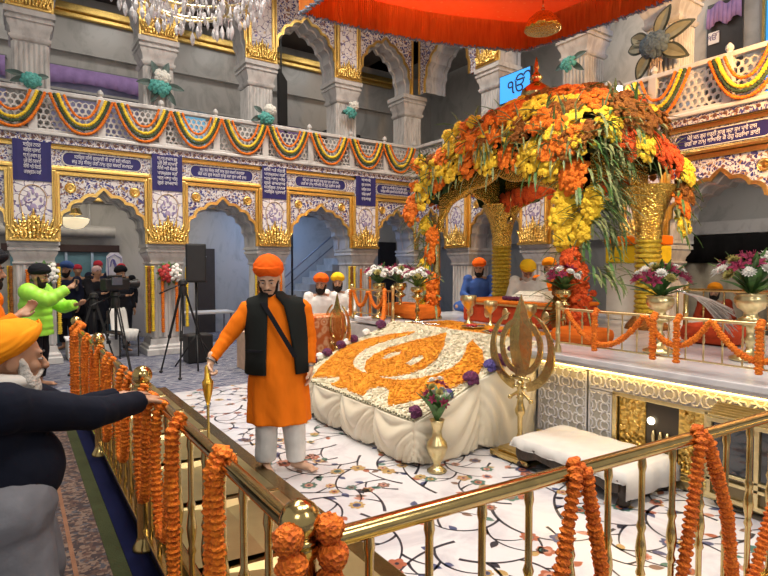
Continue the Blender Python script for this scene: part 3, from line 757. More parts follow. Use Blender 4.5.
railing('brass_railing', 'brass railing running away from the corner post beside the man in navy', (.6, 1.27, 0), (.585, 7.2, 0), .945, .026, .21, (2.06, 3.97, 5.9), M['brass'])
railing('brass_railing', 'brass railing across the bottom right foreground', (.6, 1.27, 0), (3.9, 1.065, 0), .905, .027, .205, (0, 3.30), M['brass'])

# marigold strings on the left railing: path in (Y, z) on the near side of the rail
def gar(label, path, r, mt='marigold', n=16, seg=5, step=None, group=None, seed=0, jit=.14):
    o = garland(path, r, step or r * .95, n, jit, None, seg, seed).build('marigold_garland', M[mt], None, True)
    return tag(o, label, 'garland', group)
RXL = .592
GA = 'marigold garlands on the left railing'
gar('thick two-strand orange marigold garland over the left rail, nearest the corner post', [(.562, 1.83, .22), (.560, 1.84, .70), (.562, 1.85, .93), (RXL, 1.86, .990), (.622, 1.88, .94), (RXL, 1.90, .992), (.560, 1.905, .93), (.556, 1.905, .80), (.556, 1.90, .25)], .0255, group=GA, seed=1)
def uloop(y0, y1, z, x=.556, tail=None):
    p = [(RXL, y1, .985), (x, y1 - .01, .92)]
    for k in range(1, 14):
        q = k / 14; p.append((x - .01, y1 + (y0 - y1) * (q - .09 * sin(2 * PI * q)), .92 - (.92 - z) * (1 - abs(2 * q - 1) ** 2.6)))
    p += [(x, y0 + .01, .92), (RXL, y0, .985)]
    if tail: p += [(x - .005, y0 - .03, .93), (x - .012, y0 - .035, .8), (x - .012, y0 - .035, tail)]
    return p
gar('orange marigold loop hanging by the resting hand with a long tail', uloop(2.45, 2.78, .40, tail=.14), .027, group=GA, seed=2)
gar('orange marigold loop under the outstretched navy sleeve', uloop(2.98, 3.22, .40), .026, group=GA, seed=3)
gar('orange marigold loop just beyond the second brass post', uloop(3.62, 3.9, .42), .026, group=GA, seed=4)
for k, (y0, y1, wh) in enumerate(((4.34, 4.58, 'third from the far end'), (5.05, 5.32, 'second from the far end'), (5.8, 6.05, 'next to the far end'))):
    gar('orange marigold loop on the left railing, ' + wh, uloop(y0, y1, .36), .026, group=GA, seed=5 + k, n=12, seg=3)
gar('orange marigold strands heaped over the far end post of the left railing', [(.53, 6.62, .2), (.53, 6.66, .93), (RXL, 6.7, 1.0), (.62, 6.8, .99), (RXL, 6.95, 1.01), (.53, 7.0, .93), (.53, 7.02, .2)], .034, group=GA, n=12, seg=3, seed=9)
# corner post pompoms
for k, (dx, dy, dirx, wh) in enumerate(((-.052, -.03, -1, 'left of the ball finial'), (.062, -.035, 1, 'right of the ball finial'))):
    mb = MB(); rr = random.Random(k)
    for j in range(7):
        c = Vector((.6 + dx + .006 * sin(j * 2), 1.255 + dy + .006 * cos(j * 2.3), .955 - j * .068))
        mb.ell(c, (.040, .040, .038), 22, 14, 0, None, lambda d: 1 + rr.uniform(-.13, .12))
    mb.tube([(.6, 1.262, .95), (.6 + dx, 1.255 + dy, .955), (.6 + dx, 1.255 + dy, .54)], .006, 6)
    tag(mb.build('marigold_garland', M['marigold_deep'], None, True), 'string of large marigold pompoms tied to the corner post, ' + wh, 'garland', 'pompom strings on the corner post')
# inverted V strands on the front rail
def rail2(x): return Vector((.6 + (x - .6), 1.27 - (x - .6) * .0621, 0))
GF = 'marigold garlands on the front railing'
for k, (xa, xl, xr, zl, wh) in enumerate(((1.63, 1.43, 1.80, .14, 'left of the two wholly in view'), (2.40, 2.20, 2.68, .10, 'right of the two wholly in view'), (3.20, 2.88, 3.42, .33, 'cut off by the photo edge'))):
    p = rail2(xa); l = rail2(xl); r_ = rail2(xr)
    if k < 2:
        path = [(l.x, l.y - .035, zl), (l.x + (p.x - l.x) * .42, p.y - .04, .56), (p.x - .028, p.y - .035, .90), (p.x, p.y, .945), (p.x + .03, p.y - .035, .90), (p.x + (r_.x - p.x) * .6, r_.y - .04, .56), (r_.x, r_.y - .035, zl)]
    else:
        path = [(2.74, l.y - .03, .04), (2.86, l.y - .035, .22), (3.0, l.y - .04, .46), (3.12, p.y - .04, .74), (p.x - .02, p.y - .036, .89), (p.x, p.y, .94), (p.x + .03, p.y - .036, .89), (r_.x, r_.y - .035, .4)]
    gar('inverted V of marigolds on the front rail, ' + wh, path, .0265, 'marigold_deep', 18, 5, group=GF, seed=20 + k)

# ---------- sloping flower bed ----------
BX0, BX1, BY0, BY1, BZ0, BK = 2.66, 4.14, 3.47, 5.86, .385, .365
def bz(x): return BZ0 + BK * (x - BX0)
bed = thing('flower_bed', 'sloping bed of cream petals with a large orange petal emblem, draped in cream satin', 'flower bed', ((BX0 + BX1) / 2, (BY0 + BY1) / 2, 0))
ox, oy = bed.location.x, bed.location.y
def bl(x, y, z): return (x - ox, y - oy, z)
mb = MB()
mb.add([bl(BX0 + .04, BY0 + .04, .01), bl(BX1, BY0 + .04, .01), bl(BX1, BY1 - .04, .01), bl(BX0 + .04, BY1 - .04, .01), bl(BX0 + .04, BY0 + .04, bz(BX0) - .03), bl(BX1, BY0 + .04, bz(BX1) - .03), bl(BX1, BY1 - .04, bz(BX1) - .03), bl(BX0 + .04, BY1 - .04, bz(BX0) - .03)], [(3, 2, 1, 0), (4, 5, 6, 7), (0, 1, 5, 4), (1, 2, 6, 5), (2, 3, 7, 6), (3, 0, 4, 7)])
mb.build('platform', plain('bed_timber', (.35, .28, .2), .7), bed)
cream_p = petals('cream_petals', (.76, .67, .42), (.95, .90, .72), 75, .85, .8); orange_p = petals('orange_petals', (.74, .24, .01), (.98, .44, .02), 75, .85, .8)
mb = MB(); nx, ny = 30, 46; rr = random.Random(3); g = []
for i in range(nx + 1):
    g.append([bl(BX0 + (BX1 - BX0) * i / nx, BY0 + (BY1 - BY0) * j / ny, bz(BX0 + (BX1 - BX0) * i / nx) + rr.uniform(-.0012, .0012)) for j in range(ny + 1)])
mb.rings(g, 0, False, False); mb.rings([[(p[0], p[1], p[2] - .04) for p in row] for row in g], 0, False, False)
for row in (g[0], g[-1], [r_[0] for r_ in g], [r_[-1] for r_ in g]): mb.rings([row, [(p[0], p[1], p[2] - .04) for p in row]], 0, False, False)
mb.build('petal_ground', cream_p, bed)
CY = 4.66
L1 = [(2.70, 5.40), (2.86, 5.55), (3.04, 5.66), (3.22, 5.76), (3.42, 5.78), (3.60, 5.68), (3.80, 5.45), (3.95, 5.15), (3.86, 5.17), (3.70, 5.31), (3.55, 5.40), (3.42, 5.43), (3.25, 5.36), (3.12, 5.22), (3.05, 5.05), (3.02, 4.84)]
def mir(ps): return [(x, 2 * CY - y) for x, y in reversed(ps)]
OUT = L1 + [(3.02, 4.74), (3.02, 4.58)] + mir(L1)[0:] + [(2.78, 4.03), (2.90, 4.18), (2.92, 4.32), (2.84, 4.42), (2.70, 4.36), (2.61, 4.47), (2.61, 4.60), (2.74, 4.70), (2.69, 4.78), (2.66, 4.90), (2.70, 4.97), (2.80, 4.95), (2.86, 5.06), (2.80, 5.17)]
OUT = [(max(x, BX0 + .05), min(max(y, BY0 + .05), BY1 - .05)) for x, y in OUT]
CORE = [(3.02, 4.66 + .08), (3.09, 4.92), (3.20, 5.06), (3.34, 5.12), (3.50, 5.10), (3.66, 4.99), (3.80, 4.88), (3.90, 4.77), (4.03, 4.67)]
CORE = CORE + mir(CORE)[1:]
from mathutils.geometry import tessellate_polygon
def emblem(loops, mb):
    vs = [[Vector((x, y, 0)) for x, y in l] for l in loops]; fl_ = [p for l in vs for p in l]
    tr = tessellate_polygon(vs)
    top = [bl(p.x, p.y, bz(p.x) + .016) for p in fl_]
    mb.add(top, [tuple(f) for f in tr])
    for l in loops:
        n = len(l); mb.add([bl(x, y, bz(x) + .016) for x, y in l] + [bl(x, y, bz(x) - .01) for x, y in l], [(i, (i + 1) % n, n + (i + 1) % n, n + i) for i in range(n)])
def inside(p, poly):
    r_ = False; n = len(poly)
    for i in range(n):
        a, b_ = poly[i], poly[i - 1]
        if (a[1] > p[1]) != (b_[1] > p[1]) and p[0] < (b_[0] - a[0]) * (p[1] - a[1]) / (b_[1] - a[1]) + a[0]: r_ = not r_
    return r_
E1 = [(3.31, 4.93), (3.40, 4.96), (3.48, 4.93), (3.53, 4.84), (3.45, 4.77), (3.32, 4.83)]; E2 = mir(E1)
mb = MB(); emblem([OUT], mb); emblem([CORE, E1, E2], mb); mb.build('petal_emblem', orange_p, bed)
def is_or(p): return inside(p, OUT) or (inside(p, CORE) and not inside(p, E1) and not inside(p, E2))
a_, b2 = MB(), MB(); rr = random.Random(5)
for k in range(8200):
    x, y = rr.uniform(BX0 + .01, BX1 - .01), rr.uniform(BY0 + .01, BY1 - .01); q = rr.uniform(0, 6.28); s = rr.uniform(.012, .022); o_ = is_or((x, y))
    tl = rr.uniform(-.5, .5); z = bz(x) + (.018 if o_ else .006) + rr.uniform(0, .008)
    c, d = cos(q) * s, sin(q) * s
    pts = [bl(x - c, y - d, z - tl * s * .5), bl(x + d * .5, y - c * .5, z + .003), bl(x + c, y + d, z + tl * s * .5 + .004), bl(x - d * .5, y + c * .5, z + .003)]
    (b2 if o_ else a_).add(pts, [(0, 1, 2, 3)])
tag(a_.build('loose_petals', cream_p, bed), 'cream petals', kind='stuff'); tag(b2.build('loose_petals', orange_p, bed), 'orange petals', kind='stuff')
satin = plain('cream_satin', (.74, .66, .50), .36, var=.06, nsc=3, sheen=.3)
def swags(L, n, ztop, place, thick=.012):
    """festooned satin: place(s, out, z) -> point"""
    nu, nv = n * 36, 30; g = []
    for i in range(nu + 1):
        s = i / nu; p = 2 * ((s * n) % 1) - 1
        if i == nu: p = 1
        col = []
        for j in range(nv + 1):
            v = j / nv
            arc = 1 - p * p
            zt = ztop(s); zb = .012 + .05 * abs(p) ** 4
            ph = v * (1.0 - .55 * arc) + .30 * arc * v * v
            fold = .040 * (abs(sin(17 * (v * (1 - .30 * arc) - .40 * arc * (.35 + v)) + 1.2 * sin(s * n * 3))) - .6) * min(1, v * 5) * (.35 + .65 * arc)
            pinch = -.022 * abs(p) ** 8 + .06 * sin(PI * min(v * .95 + .05, 1)) * arc ** .5 + .035 * (1 - v) * 0
            pl = .016 * sin(p * 46) * (abs(p) ** 3) * v
            col.append(place(s, .02 + fold + pinch + pl, zt + (zb - zt) * v))
        g.append(col)
    mb = MB(); mb.rings(g, 0, False, False); return mb
for nm_, mbx in (('satin_skirt', swags(2.4, 4, lambda s: bz(BX0) - .005, lambda s, o, z: bl(BX0 - o, BY0 - .01 + (BY1 - BY0) * s, z))), ('satin_skirt', swags(1.5, 2, lambda s: bz(BX0 + (BX1 - BX0 - .0) * s) - .01, lambda s, o, z: bl(BX0 - .02 + (BX1 - BX0) * s, BY0 - o, z))), ('satin_skirt', swags(1.5, 2, lambda s: bz(BX0 + (BX1 - BX0) * s) - .01, lambda s, o, z: bl(BX0 + (BX1 - BX0) * s, BY1 + o, z)))):
    o = mbx.build(nm_, satin, bed, True); q = o.modifiers.new('s', 'SOLIDIFY'); q.thickness = .008
mb = MB()
for k in range(60): y = BY0 + (BY1 - BY0) * k / 59; mb.ell(bl(BX0 - .012, y, bz(BX0) + .012 + .006 * sin(k * 2.1)), (.010, .014, .010), 6, 4)
mb.build('leaf_edging', plain('edge_leaf_cord', (.18, .17, .10), .7, var=.5, nsc=40), bed)
# purple flower heads along the edges
purp = petals('purple_petals', (.05, .008, .04), (.16, .025, .10), 60); viol = petals('violet_petals', (.04, .03, .16), (.12, .09, .30), 60)
def head(loc, r, mat, label, cat='flower', group=None, n=26, nm='purple_chrysanthemum'):
    mb = MB(); rr = random.Random(int(loc[0] * 1000)); bunch(mb, (0, 0, 0), r, n, r * .42, flat=.9, seed=int(loc[1] * 100))
    o = mb.build(nm, mat); o.location = loc; o.rotation_euler = (-PI / 2 + .5, 0, .6); tag(o, label, cat, group)
GP = 'purple flower heads edging the bed'
for k, (x, y, r, mt, wh) in enumerate(((2.70, 3.53, .06, purp, 'at the near corner beside the brass vase'), (3.28, 3.49, .075, purp, 'half way up the right edge'), (3.02, 3.49, .05, viol, 'just behind the brass vase flowers'), (3.52, 3.49, .07, viol, 'below the large gold emblem, lower one'), (3.62, 3.49, .075, purp, 'below the large gold emblem, upper one'), (3.83, 3.5, .06, purp, 'behind the large gold emblem'),
    (2.92, 5.83, .06, purp, 'left edge, nearest the standing man'), (3.12, 5.83, .06, purp, 'left edge, second from the standing man'), (3.32, 5.84, .065, purp, 'left edge, below the thin emblem'), (3.5, 5.84, .06, purp, 'left edge, past the thin emblem'), (3.92, 5.85, .07, purp, 'left edge, by the marigold string'))):
    head((x, y, bz(x) + .03), r, mt, 'dark %s flower head on the petal bed, %s' % ('purple' if mt is purp else 'violet', wh), group=GP)
for k, (x, y, wh) in enumerate(((2.78, 5.83, 'nearest the standing man'), (3.03, 5.84, 'between the first two purple heads'), (3.42, 5.85, 'below the thin emblem'), (3.70, 5.85, 'near the marigold string'))):
    head((x, y, bz(x) + .03), .05, whitef, 'white flower head on the left edge of the bed, ' + wh, group='white flower heads edging the bed', nm='white_chrysanthemum')

# ---------- gold emblem stands beside the bed ----------
EMB = gold('emblem_brass', (.70, .54, .24), .24, .15, 25)
def khanda(loc, label):
    t = thing('emblem_stand', label, 'emblem', loc, 0)
    # plane of the emblem: local Y (width), Z (height)
    def ring(R0, R1, zc, ry, a0, a1, th, n=40, w=None):
        mb = MB(); g = []
        for k in range(n + 1):
            a = a0 + (a1 - a0) * k / n; f = w(k / n) if w else 1
            ri, ro = R0 + (R1 - R0) * (.5 - .5 * f), R1 - (R1 - R0) * (.5 - .5 * f)
            g.append([(-th / 2, ri * ry * sin(a), zc + ri * cos(a)), (-th / 2, ro * ry * sin(a), zc + ro * cos(a)), (th / 2, ro * ry * sin(a), zc + ro * cos(a)), (th / 2, ri * ry * sin(a), zc + ri * cos(a))])
        mb.rings(g, 0, True); return mb
    zc = .96
    ring(.195, .245, zc, .95, 0, 2 * PI, .02).build('ring', EMB, t, 'auto')
    for s in (-1, 1):
        mb = ring(.285, .362, zc - .02, .98, s * .42, s * (PI - .22), .018, 44, lambda q: max(.12, min(1, q * 1.6 + .1)) * 1.0)
        mb.build('curved_sword', EMB, t, 'auto')
        mb = MB(); mb.cap((0, s * .02, zc - .36), (0, -s * .10, zc - .44), .016, .012, 10); mb.box((0, s * .045, zc - .345), (.03, .06, .018)); mb.ell((0, -s * .115, zc - .45), (.02, .02, .02), 10, 8); mb.build('sword_hilt', EMB, t, True)
    bl_ = [(0, .50), (.040, .40), (.095, .28), (.122, .16), (.118, .02), (.09, -.10), (.055, -.20), (-.055, -.20), (-.09, -.10), (-.118, .02), (-.122, .16), (-.095, .28), (-.045, .40)]
    mb = MB(); n = len(bl_); th = .02
    mb.add([(-.004, y, zc + z - .06) for y, z in bl_] + [(.004, y, zc + z - .06) for y, z in bl_] + [(-.022, 0, zc + .03), (-.022, 0, zc), (.022, 0, zc + .03), (.022, 0, zc)], [])
    F = []
    for i in range(n):
        j = (i + 1) % n
        c = 2 * n
        F.append((i, j, c)); F.append((n + j, n + i, c + 2)); F.append((i, n + i, n + j, j))
    mb.add([], []); mb.f += F; mb.m += [0] * len(F)
    mb.build('double_edged_blade', EMB, t)
    mb = MB(); mb.lathe([(.035, 0), (.02, .02), (.028, .05), (.02, .10), (.035, .13), (.018, .15)], (0, 0, zc - .44), 14); mb.box((0, 0, zc - .27), (.03, .16, .03)); mb.ell((0, .09, zc - .27), (.022, .022, .022), 10, 8); mb.ell((0, -.09, zc - .27), (.022, .022, .022), 10, 8); mb.build('grip', EMB, t, True)
    mb = MB(); mb.lathe([(.05, .02), (.05, .05), (.03, .07), (.022, .12), (.035, .16), (.02, .20), (.022, .34), (.04, .37), (.045, .40), (.03, .44), (.022, .50), (.03, .53)], (0, 0, .02), 16); mb.build('stem', EMB, t, True)
    mb = MB(); mb.box((0, 0, .035), (.30, .42, .05)); mb.box((0, 0, .075), (.22, .30, .04)); mb.build('base', M['brass'], t, bevel=.012)
    return t
khanda((3.53, 3.14, .0045), 'large gold emblem of ring, swords and blade standing right of the petal bed')
khanda((3.42, 6.10, -.002), 'gold emblem stand seen nearly edge-on, left of the petal bed').scale = (1, .95, .93)

# ---------- vases of flowers ----------
pink = petals('magenta_petals', (.35, .015, .07), (.68, .06, .20), 45, .6); yel_s = petals('pale_yellow_petals', (.62, .50, .10), (.85, .75, .25), 50)
def vase(mb, h, r):
    mb.lathe([(r * .85, 0), (r * .95, .012), (r * .6, h * .08), (r * .34, h * .14), (r * .42, h * .2), (r * .8, h * .33), (r * 1.0, h * .47), (r * .92, h * .56), (r * .5, h * .66), (r * .42, h * .78), (r * .62, h * .95), (r * .72, h), (r * .55, h * .985), (r * .35, h * .8)], (0, 0, 0), 20)
def bowlpot(mb, h, r):
    mb.lathe([(r * .7, 0), (r * .75, h * .05), (r * .45, h * .15), (r * .4, h * .3), (r * .8, h * .45), (r, h * .68), (r * .98, h * .85), (r * .85, h * .93), (r * 1.08, h), (r * .95, h), (r * .75, h * .9)], (0, 0, 0), 20)
blm = {}
def blossom_me(kind, mat):
    if kind not in blm:
        mb = MB(); rr = random.Random(9)
        if kind in ('white_chrysanthemum', 'yellow_chrysanthemum'):
            for lay, (el, L_, n_) in enumerate(((.15, 1.05, 13), (.55, .85, 11), (1.0, .6, 8))):
                for k in range(n_): a = (k + lay * .5) * 2 * PI / n_; leaf3(mb, Vector((0, 0, .05 + .1 * lay)), Vector((cos(a) * cos(el), sin(a) * cos(el), sin(el))), L_, .20, n=4, bend=-.1)
            mb.ell((0, 0, .35), (.22, .22, .2), 8, 6)
        else:
            for k in range(6): a = k * PI / 3; leaf3(mb, Vector((cos(a) * .1, sin(a) * .1, 0)), Vector((cos(a), sin(a), .7)), 1.15, .3, n=4)
            for k in range(3): mb.cap((0, 0, 0), (.2 * cos(k * 2), .2 * sin(k * 2), .9), .06, .05, 6)
        me = mb.mesh(kind); me.materials.append(mat); me.polygons.foreach_set('use_smooth', [True] * len(me.polygons)); blm[kind] = me
    return blm[kind]
def bouquet(loc, label, h, r, spread, nW, nP, nY=0, pot=vase, up=.16, seed=0, hs=1, name='flower_vase', bl_r=.055, metal='brass', green=26, stand=0, le=1.1):
    t = thing(name, label, 'flower vase', loc); rr = random.Random(seed)
    mb = MB(); pot(mb, h, r); mb.build('vase', M[metal], t, True)
    if stand:
        mb = MB(); q = -stand; mb.lathe([(r * 1.2, 0), (r * 1.2, .02), (r * .5, .05), (r * .22, .09), (r * .22, stand * .4), (r * .4, stand * .5), (r * .22, stand * .6), (r * .25, stand * .85), (r * .8, stand - .02), (r * .9, stand)], (0, 0, -stand), 16); mb.build('pedestal', M[metal], t, True)
    mb = MB()
    for k in range(green):
        a = rr.uniform(0, 6.28); e = rr.uniform(.1, le); d = Vector((cos(a) * sin(e), sin(a) * sin(e), cos(e)))
        leaf3(mb, Vector((0, 0, h * .92)) + d * .03, d, rr.uniform(.6, 1.05) * (spread + up) * .8, .022 * hs + .01, bend=.25)
    mb.build('leaves', M['leaf'], t)
    tot = nW + nP + nY; ks = ['w'] * nW + ['p'] * nP + ['y'] * nY; rr.shuffle(ks)
    for k, kd in enumerate(ks):
        a = k * 2.39996; q = math.sqrt((k + .6) / tot); e = q * 1.25
        d = Vector((cos(a) * sin(e) * spread, sin(a) * sin(e) * spread, cos(e) * up + .03))
        kind, mat = {'w': ('white_chrysanthemum', whitef), 'p': ('pink_lily', pink), 'y': ('yellow_chrysanthemum', yel_s)}[kd]
        o = bpy.data.objects.new(kind, blossom_me(kind, mat)); C.objects.link(o); o.parent = t
        o.location = (d.x, d.y, h + .03 + d.z); s = bl_r * rr.uniform(.85, 1.15); o.scale = (s, s, s); o.rotation_euler = (0, e * .8, a)
    return t
bouquet((2.76, 3.31, .0045), 'tall brass vase with a mixed bunch at the near corner of the petal bed', .42, .085, .10, 5, 8, 3, up=.26, seed=3, bl_r=.038, metal='brass_pale', green=16, le=.5)
bouquet((4.50, 6.75, 1.23), 'leftmost of three white and pink bouquets left of the canopy', .17, .10, .24, 13, 15, 2, bowlpot, .18, 1, bl_r=.055, stand=.35)
bouquet((4.78, 6.60, 1.23), 'middle of three white and pink bouquets left of the canopy', .17, .10, .24, 13, 15, 2, bowlpot, .19, 2, bl_r=.055, stand=.35)
bouquet((4.42, 5.72, 1.25), 'bouquet on a tall brass stand against the left canopy post', .12, .09, .20, 10, 10, 5, bowlpot, .18, 4, bl_r=.05, stand=.375)
bouquet((4.93, 3.78, 1.24), 'white and pink bouquet in front of the right canopy post', .15, .10, .19, 9, 11, 0, bowlpot, .18, 5, bl_r=.055, stand=.36)
bouquet((4.75, 2.62, 1.18), 'white and magenta bouquet in a brass urn behind the garlanded railing', .20, .115, .22, 12, 12, 3, bowlpot, .20, 6, bl_r=.058, metal='brass_pale', stand=.305)
bouquet((4.95, 1.98, 1.20), 'white and magenta bouquet in a brass urn at the right edge of the photo', .22, .12, .26, 13, 11, 8, bowlpot, .25, 7, bl_r=.06, metal='brass_pale', stand=.325)

# ---------- low bench with a white cloth ----------
t = thing('low_bench', 'low dark carved wooden bench under a white cloth in front of the gilt showcase', 'bench', (3.67, 2.56, .0045))
wood = plain('dark_carved_wood', (.035, .022, .014), .5, var=.4, nsc=14, bst=.5, bsc=30)
mb = MB(); mb.box((0, 0, .205), (.60, .98, .05)); mb.build('top', wood, t, bevel=.01)
for s in (-1, 1):
    mb = MB(); pr = [(-.45, .19), (.45, .19), (.45, .10), (.36, .08), (.25, .12), (0, .09), (-.25, .12), (-.36, .08), (-.45, .10)]
    mb.poly(pr, .03, Matrix.Translation((s * .28 - .015, 0, 0)) @ Matrix.Rotation(PI / 2, 4, 'Z')); mb.build('apron', wood, t, bevel=.006)
for x in (-.26, .26):
    for y in (-.45, .45): mb = MB(); mb.lathe([(.035, 0), (.045, .02), (.03, .05), (.05, .10), (.05, .15), (.04, .18)], (x, y, 0), 12); mb.build('leg', wood, t, True)
mb = MB(); g = []; nu = 40
for i in range(nu + 1):
    y = -.54 + 1.08 * i / nu; row = []
    for j in range(31):
        x = -.36 + .72 * j / 30; ex = max(0, abs(x) - .315); ey = max(0, abs(y) - .50)
        e = ex + ey; z = .236 - min(e * 3.6, .06) if x > -.3 else .236 - min(e * 3.4, .07)
        if y < -.50: z = .236 - min((abs(y) - .5) * 4.6, .17)
        xx = max(-.33, min(.33, x)) + .006 * sin(i * .7) * (ex > 0); yy = max(-.515, min(.515, y)) + .008 * sin(j * .8) * (ey > 0)
        row.append((xx, yy, z + .003 * sin(i * .9 + j * .5)))
    g.append(row)
mb.rings(g, 0, False, False); o = mb.build('table_cloth', M['white_cloth'], None, True); o.location = t.location; q = o.modifiers.new('s', 'SOLIDIFY'); q.thickness = .006; q.offset = 1
tag(o, 'plain white cloth spread over the low dark bench', 'cloth')

# ---------- raised marble platform ----------
pf = thing('stage_platform', 'raised white marble platform under the canopy with pierced lattice front', 'platform', (0, 0, 0))
m = plain('lattice_ground', (.42, .39, .33), .6)
M['lattice'] = m
FX = 4.10
mb = MB(); mb.box((5.53, 1.4, .40), (2.82, 4.12, .78)); mb.box((6.16, 5.30, .40), (3.88, 3.68, .78)); mb.build('core', M['marble'], pf)
mb = MB()
for z, d, h in ((.845, .17, .05), (.81, .14, .03), (.79, .11, .02)): mb.box((FX + 1.43 - d / 2, 1.40, z), (2.86 + d, 4.12, h))
mb.box((6.17, 5.31, .845), (3.90, 3.70, .05)); mb.build('ledge', M['marble_white'], pf, bevel=.008)
# front bays: (y0,y1,z0,z1) lattice fields around the openings
for (y0, y1, z0, z1) in ((2.86, 3.40, .08, .76), (1.02, 2.86, .60, .765), (2.62, 2.86, .08, .60), (-.5, 1.02, .08, .765)):
    mb = MB(); mb.box((FX - .02, (y0 + y1) / 2, (z0 + z1) / 2), (.03, y1 - y0 - .02, z1 - z0 - .01)); lp = mb.build('lattice_panel', M['lattice'], pf)
    mb = MB(); cy_, cz_ = (y0 + y1) / 2, (z0 + z1) / 2; S = .152; rb = .0075
    def seg(p, q):
        # clip to the field
        n_ = 8; run = []
        for k in range(n_ + 1):
            y, z = p[0] + (q[0] - p[0]) * k / n_, p[1] + (q[1] - p[1]) * k / n_
            if y0 + .012 < y < y1 - .012 and z0 + .012 < z < z1 - .012: run.append((FX - .036, y, z))
        if len(run) > 1: mb.tube([run[0], run[-1]], rb, 5)
    for i in range(int((y1 - y0) / S) + 2):
        for j in range(int((z1 - z0) / S) + 2):
            c_ = (y0 + (i + .0) * S, z0 + (j + .0) * S)
            st = [(c_[0] + (.062 if k % 2 else .036) * cos(k * PI / 6), c_[1] + (.062 if k % 2 else .036) * sin(k * PI / 6)) for k in range(12)]
            for k in range(12): seg(st[k], st[(k + 1) % 12])
            for k in range(1, 12, 2): seg(st[k], (c_[0] + .098 * cos(k * PI / 6), c_[1] + .098 * sin(k * PI / 6)))
            oc = [(c_[0] + S / 2 + .040 * cos(k * PI / 4 + PI / 8), c_[1] + S / 2 + .040 * sin(k * PI / 4 + PI / 8)) for k in range(8)]
            for k in range(8): seg(oc[k], oc[(k + 1) % 8])
    if mb.v: mb.box((FX - .034, cy_, z0 + .012), (.014, y1 - y0 - .02, .016)); mb.box((FX - .034, cy_, z1 - .012), (.014, y1 - y0 - .02, .016)); mb.box((FX - .034, y0 + .018, cz_), (.014, .016, z1 - z0 - .02)); mb.box((FX - .034, y1 - .018, cz_), (.014, .016, z1 - z0 - .02))
    mb.build('star_tracery', M['marble_white'], lp)
mb = MB(); mb.box((FX - .045, 1.45, .04), (.09, 3.9, .07)); mb.box((FX - .03, 1.45, .10), (.06, 3.9, .03)); mb.build('plinth', M['brass_pale'], pf, bevel=.01)
tag(MB().box((FX - .07, 1.4, .774), (.03, 3.9, .012)).build('light_strip', emit('warm_strip_lamp', (1, .62, .14), 16), pf), 'glowing warm light strip under the ledge')
sh = thing('gilt_showcase', 'gilt display recess with arched gold pattern let into the platform front', 'showcase', (FX, 2.24, 0))
mb = MB()
for y in (-.36, .36): mb.box((-.03, y, .345), (.05, .04, .53))
mb.box((-.03, 0, .60), (.05, .76, .03)); mb.box((-.03, 0, .09), (.05, .76, .03)); mb.build('frame', M['brass_pale'], sh, bevel=.006)
mb = MB(); mb.box((-.008, 0, .345), (.012, .70, .50)); mb.build('back', plain('showcase_dark', (.05, .035, .02), .3), sh)
for y, w in ((.22, .22), (-.24, .18)):
    mb = MB(); mb.box((-.018, y, .345), (.012, w, .48)); mb.build('gold_field', M['gold_relief'], sh)
    mb = MB(); rr = random.Random(3)
    for k in range(40): mb.ell((-.026, y + rr.uniform(-w / 2, w / 2) * .85, .345 + rr.uniform(-.22, .22)), (.012, .018, .022), 8, 5)
    tag(mb.build('gold_leafwork', M['gold'], sh, True), kind='stuff')
for k in range(4): mb = MB(); mb.lathe([(.012, 0), (.018, .04), (.008, .08), (.016, .2), (.006, .24)], (-.03, .04 - .055 * k, .13), 10); mb.build('brass_spindle', M['brass_pale'], sh, True)
mb = MB(); mb.ell((-.03, .06, .44), (.02, .03, .03), 12, 8); tag(mb.build('lamp', emit('showcase_lamp', (1, .9, .65), 5), sh, True), 'small bright lamp inside the showcase')
cb = thing('gilt_cabinet', 'gilt slatted cabinet front with dark glass, partly behind the front rail', 'cabinet', (FX - .02, 1.36, 0))
mb = MB()
for y in (-.44, -.15, .15, .44): mb.box((-.16, y, .33), (.03, .03, .52))
mb.box((-.16, 0, .60), (.035, .92, .03)); mb.box((-.16, 0, .08), (.035, .92, .03)); mb.box((-.16, 0, .19), (.03, .92, .025)); mb.box((-.16, 0, .24), (.03, .92, .02)); mb.build('frame', M['brass_pale'], cb, bevel=.004)
mb = MB()
for k in range(6): mb.box((-.155 + .027 * k, 0, .625 + .012 * k), (.016, .92, .014))
mb.build('slatted_top', M['brass_pale'], cb)
mb = MB(); mb.box((-.148, 0, .40), (.008, .88, .36)); mb.build('dark_glass', plain('smoked_glass', (.02, .025, .03), .08, coat=1), cb)
mb = MB(); mb.box((-.075, 0, .34), (.14, .90, .54)); mb.build('body', plain('cabinet_body', (.30, .22, .10), .4), cb)

# railing with marigolds on the platform edge
RG = 'brass railings on the platform'
railing('platform_railing', 'low brass railing along the front edge of the platform, hung with marigolds', (4.04, 3.16, .870), (4.04, .9, .870), .39, .0125, .125, (0,), M['brass_pale'], .028, .09, group=RG, rail_n=10)
railing('platform_railing', 'brass railing at the back of the platform below the grey drape', (6.6, 3.35, .870), (6.6, .6, .870), .50, .018, .22, (.02, 1.4), M['brass'], .04, .1, group=RG, rail_n=10)
railing('platform_railing', 'brass railing left of the canopy with small marigold loops', (4.2, 7.05, .870), (4.2, 5.95, .870), .44, .014, .14, (.02, 1.08), M['brass_pale'], .03, .1, group=RG, rail_n=10)
def yz(ps, x=4.015): return [(x, y, z) for y, z in ps]
def sag(y0, y1, z0, z1, s, n=10): return [(y0 + (y1 - y0) * k / n, z0 + (z1 - z0) * k / n - s * (1 - (2 * k / n - 1) ** 2)) for k in range(n + 1)]
GR = 'marigold garlands on the platform railing'
gar('orange marigold swag on the platform railing, left one beside the gold emblem', yz(sag(3.06, 2.34, 1.26, 1.26, .27)), .024, n=12, seg=3, group=GR, seed=31)
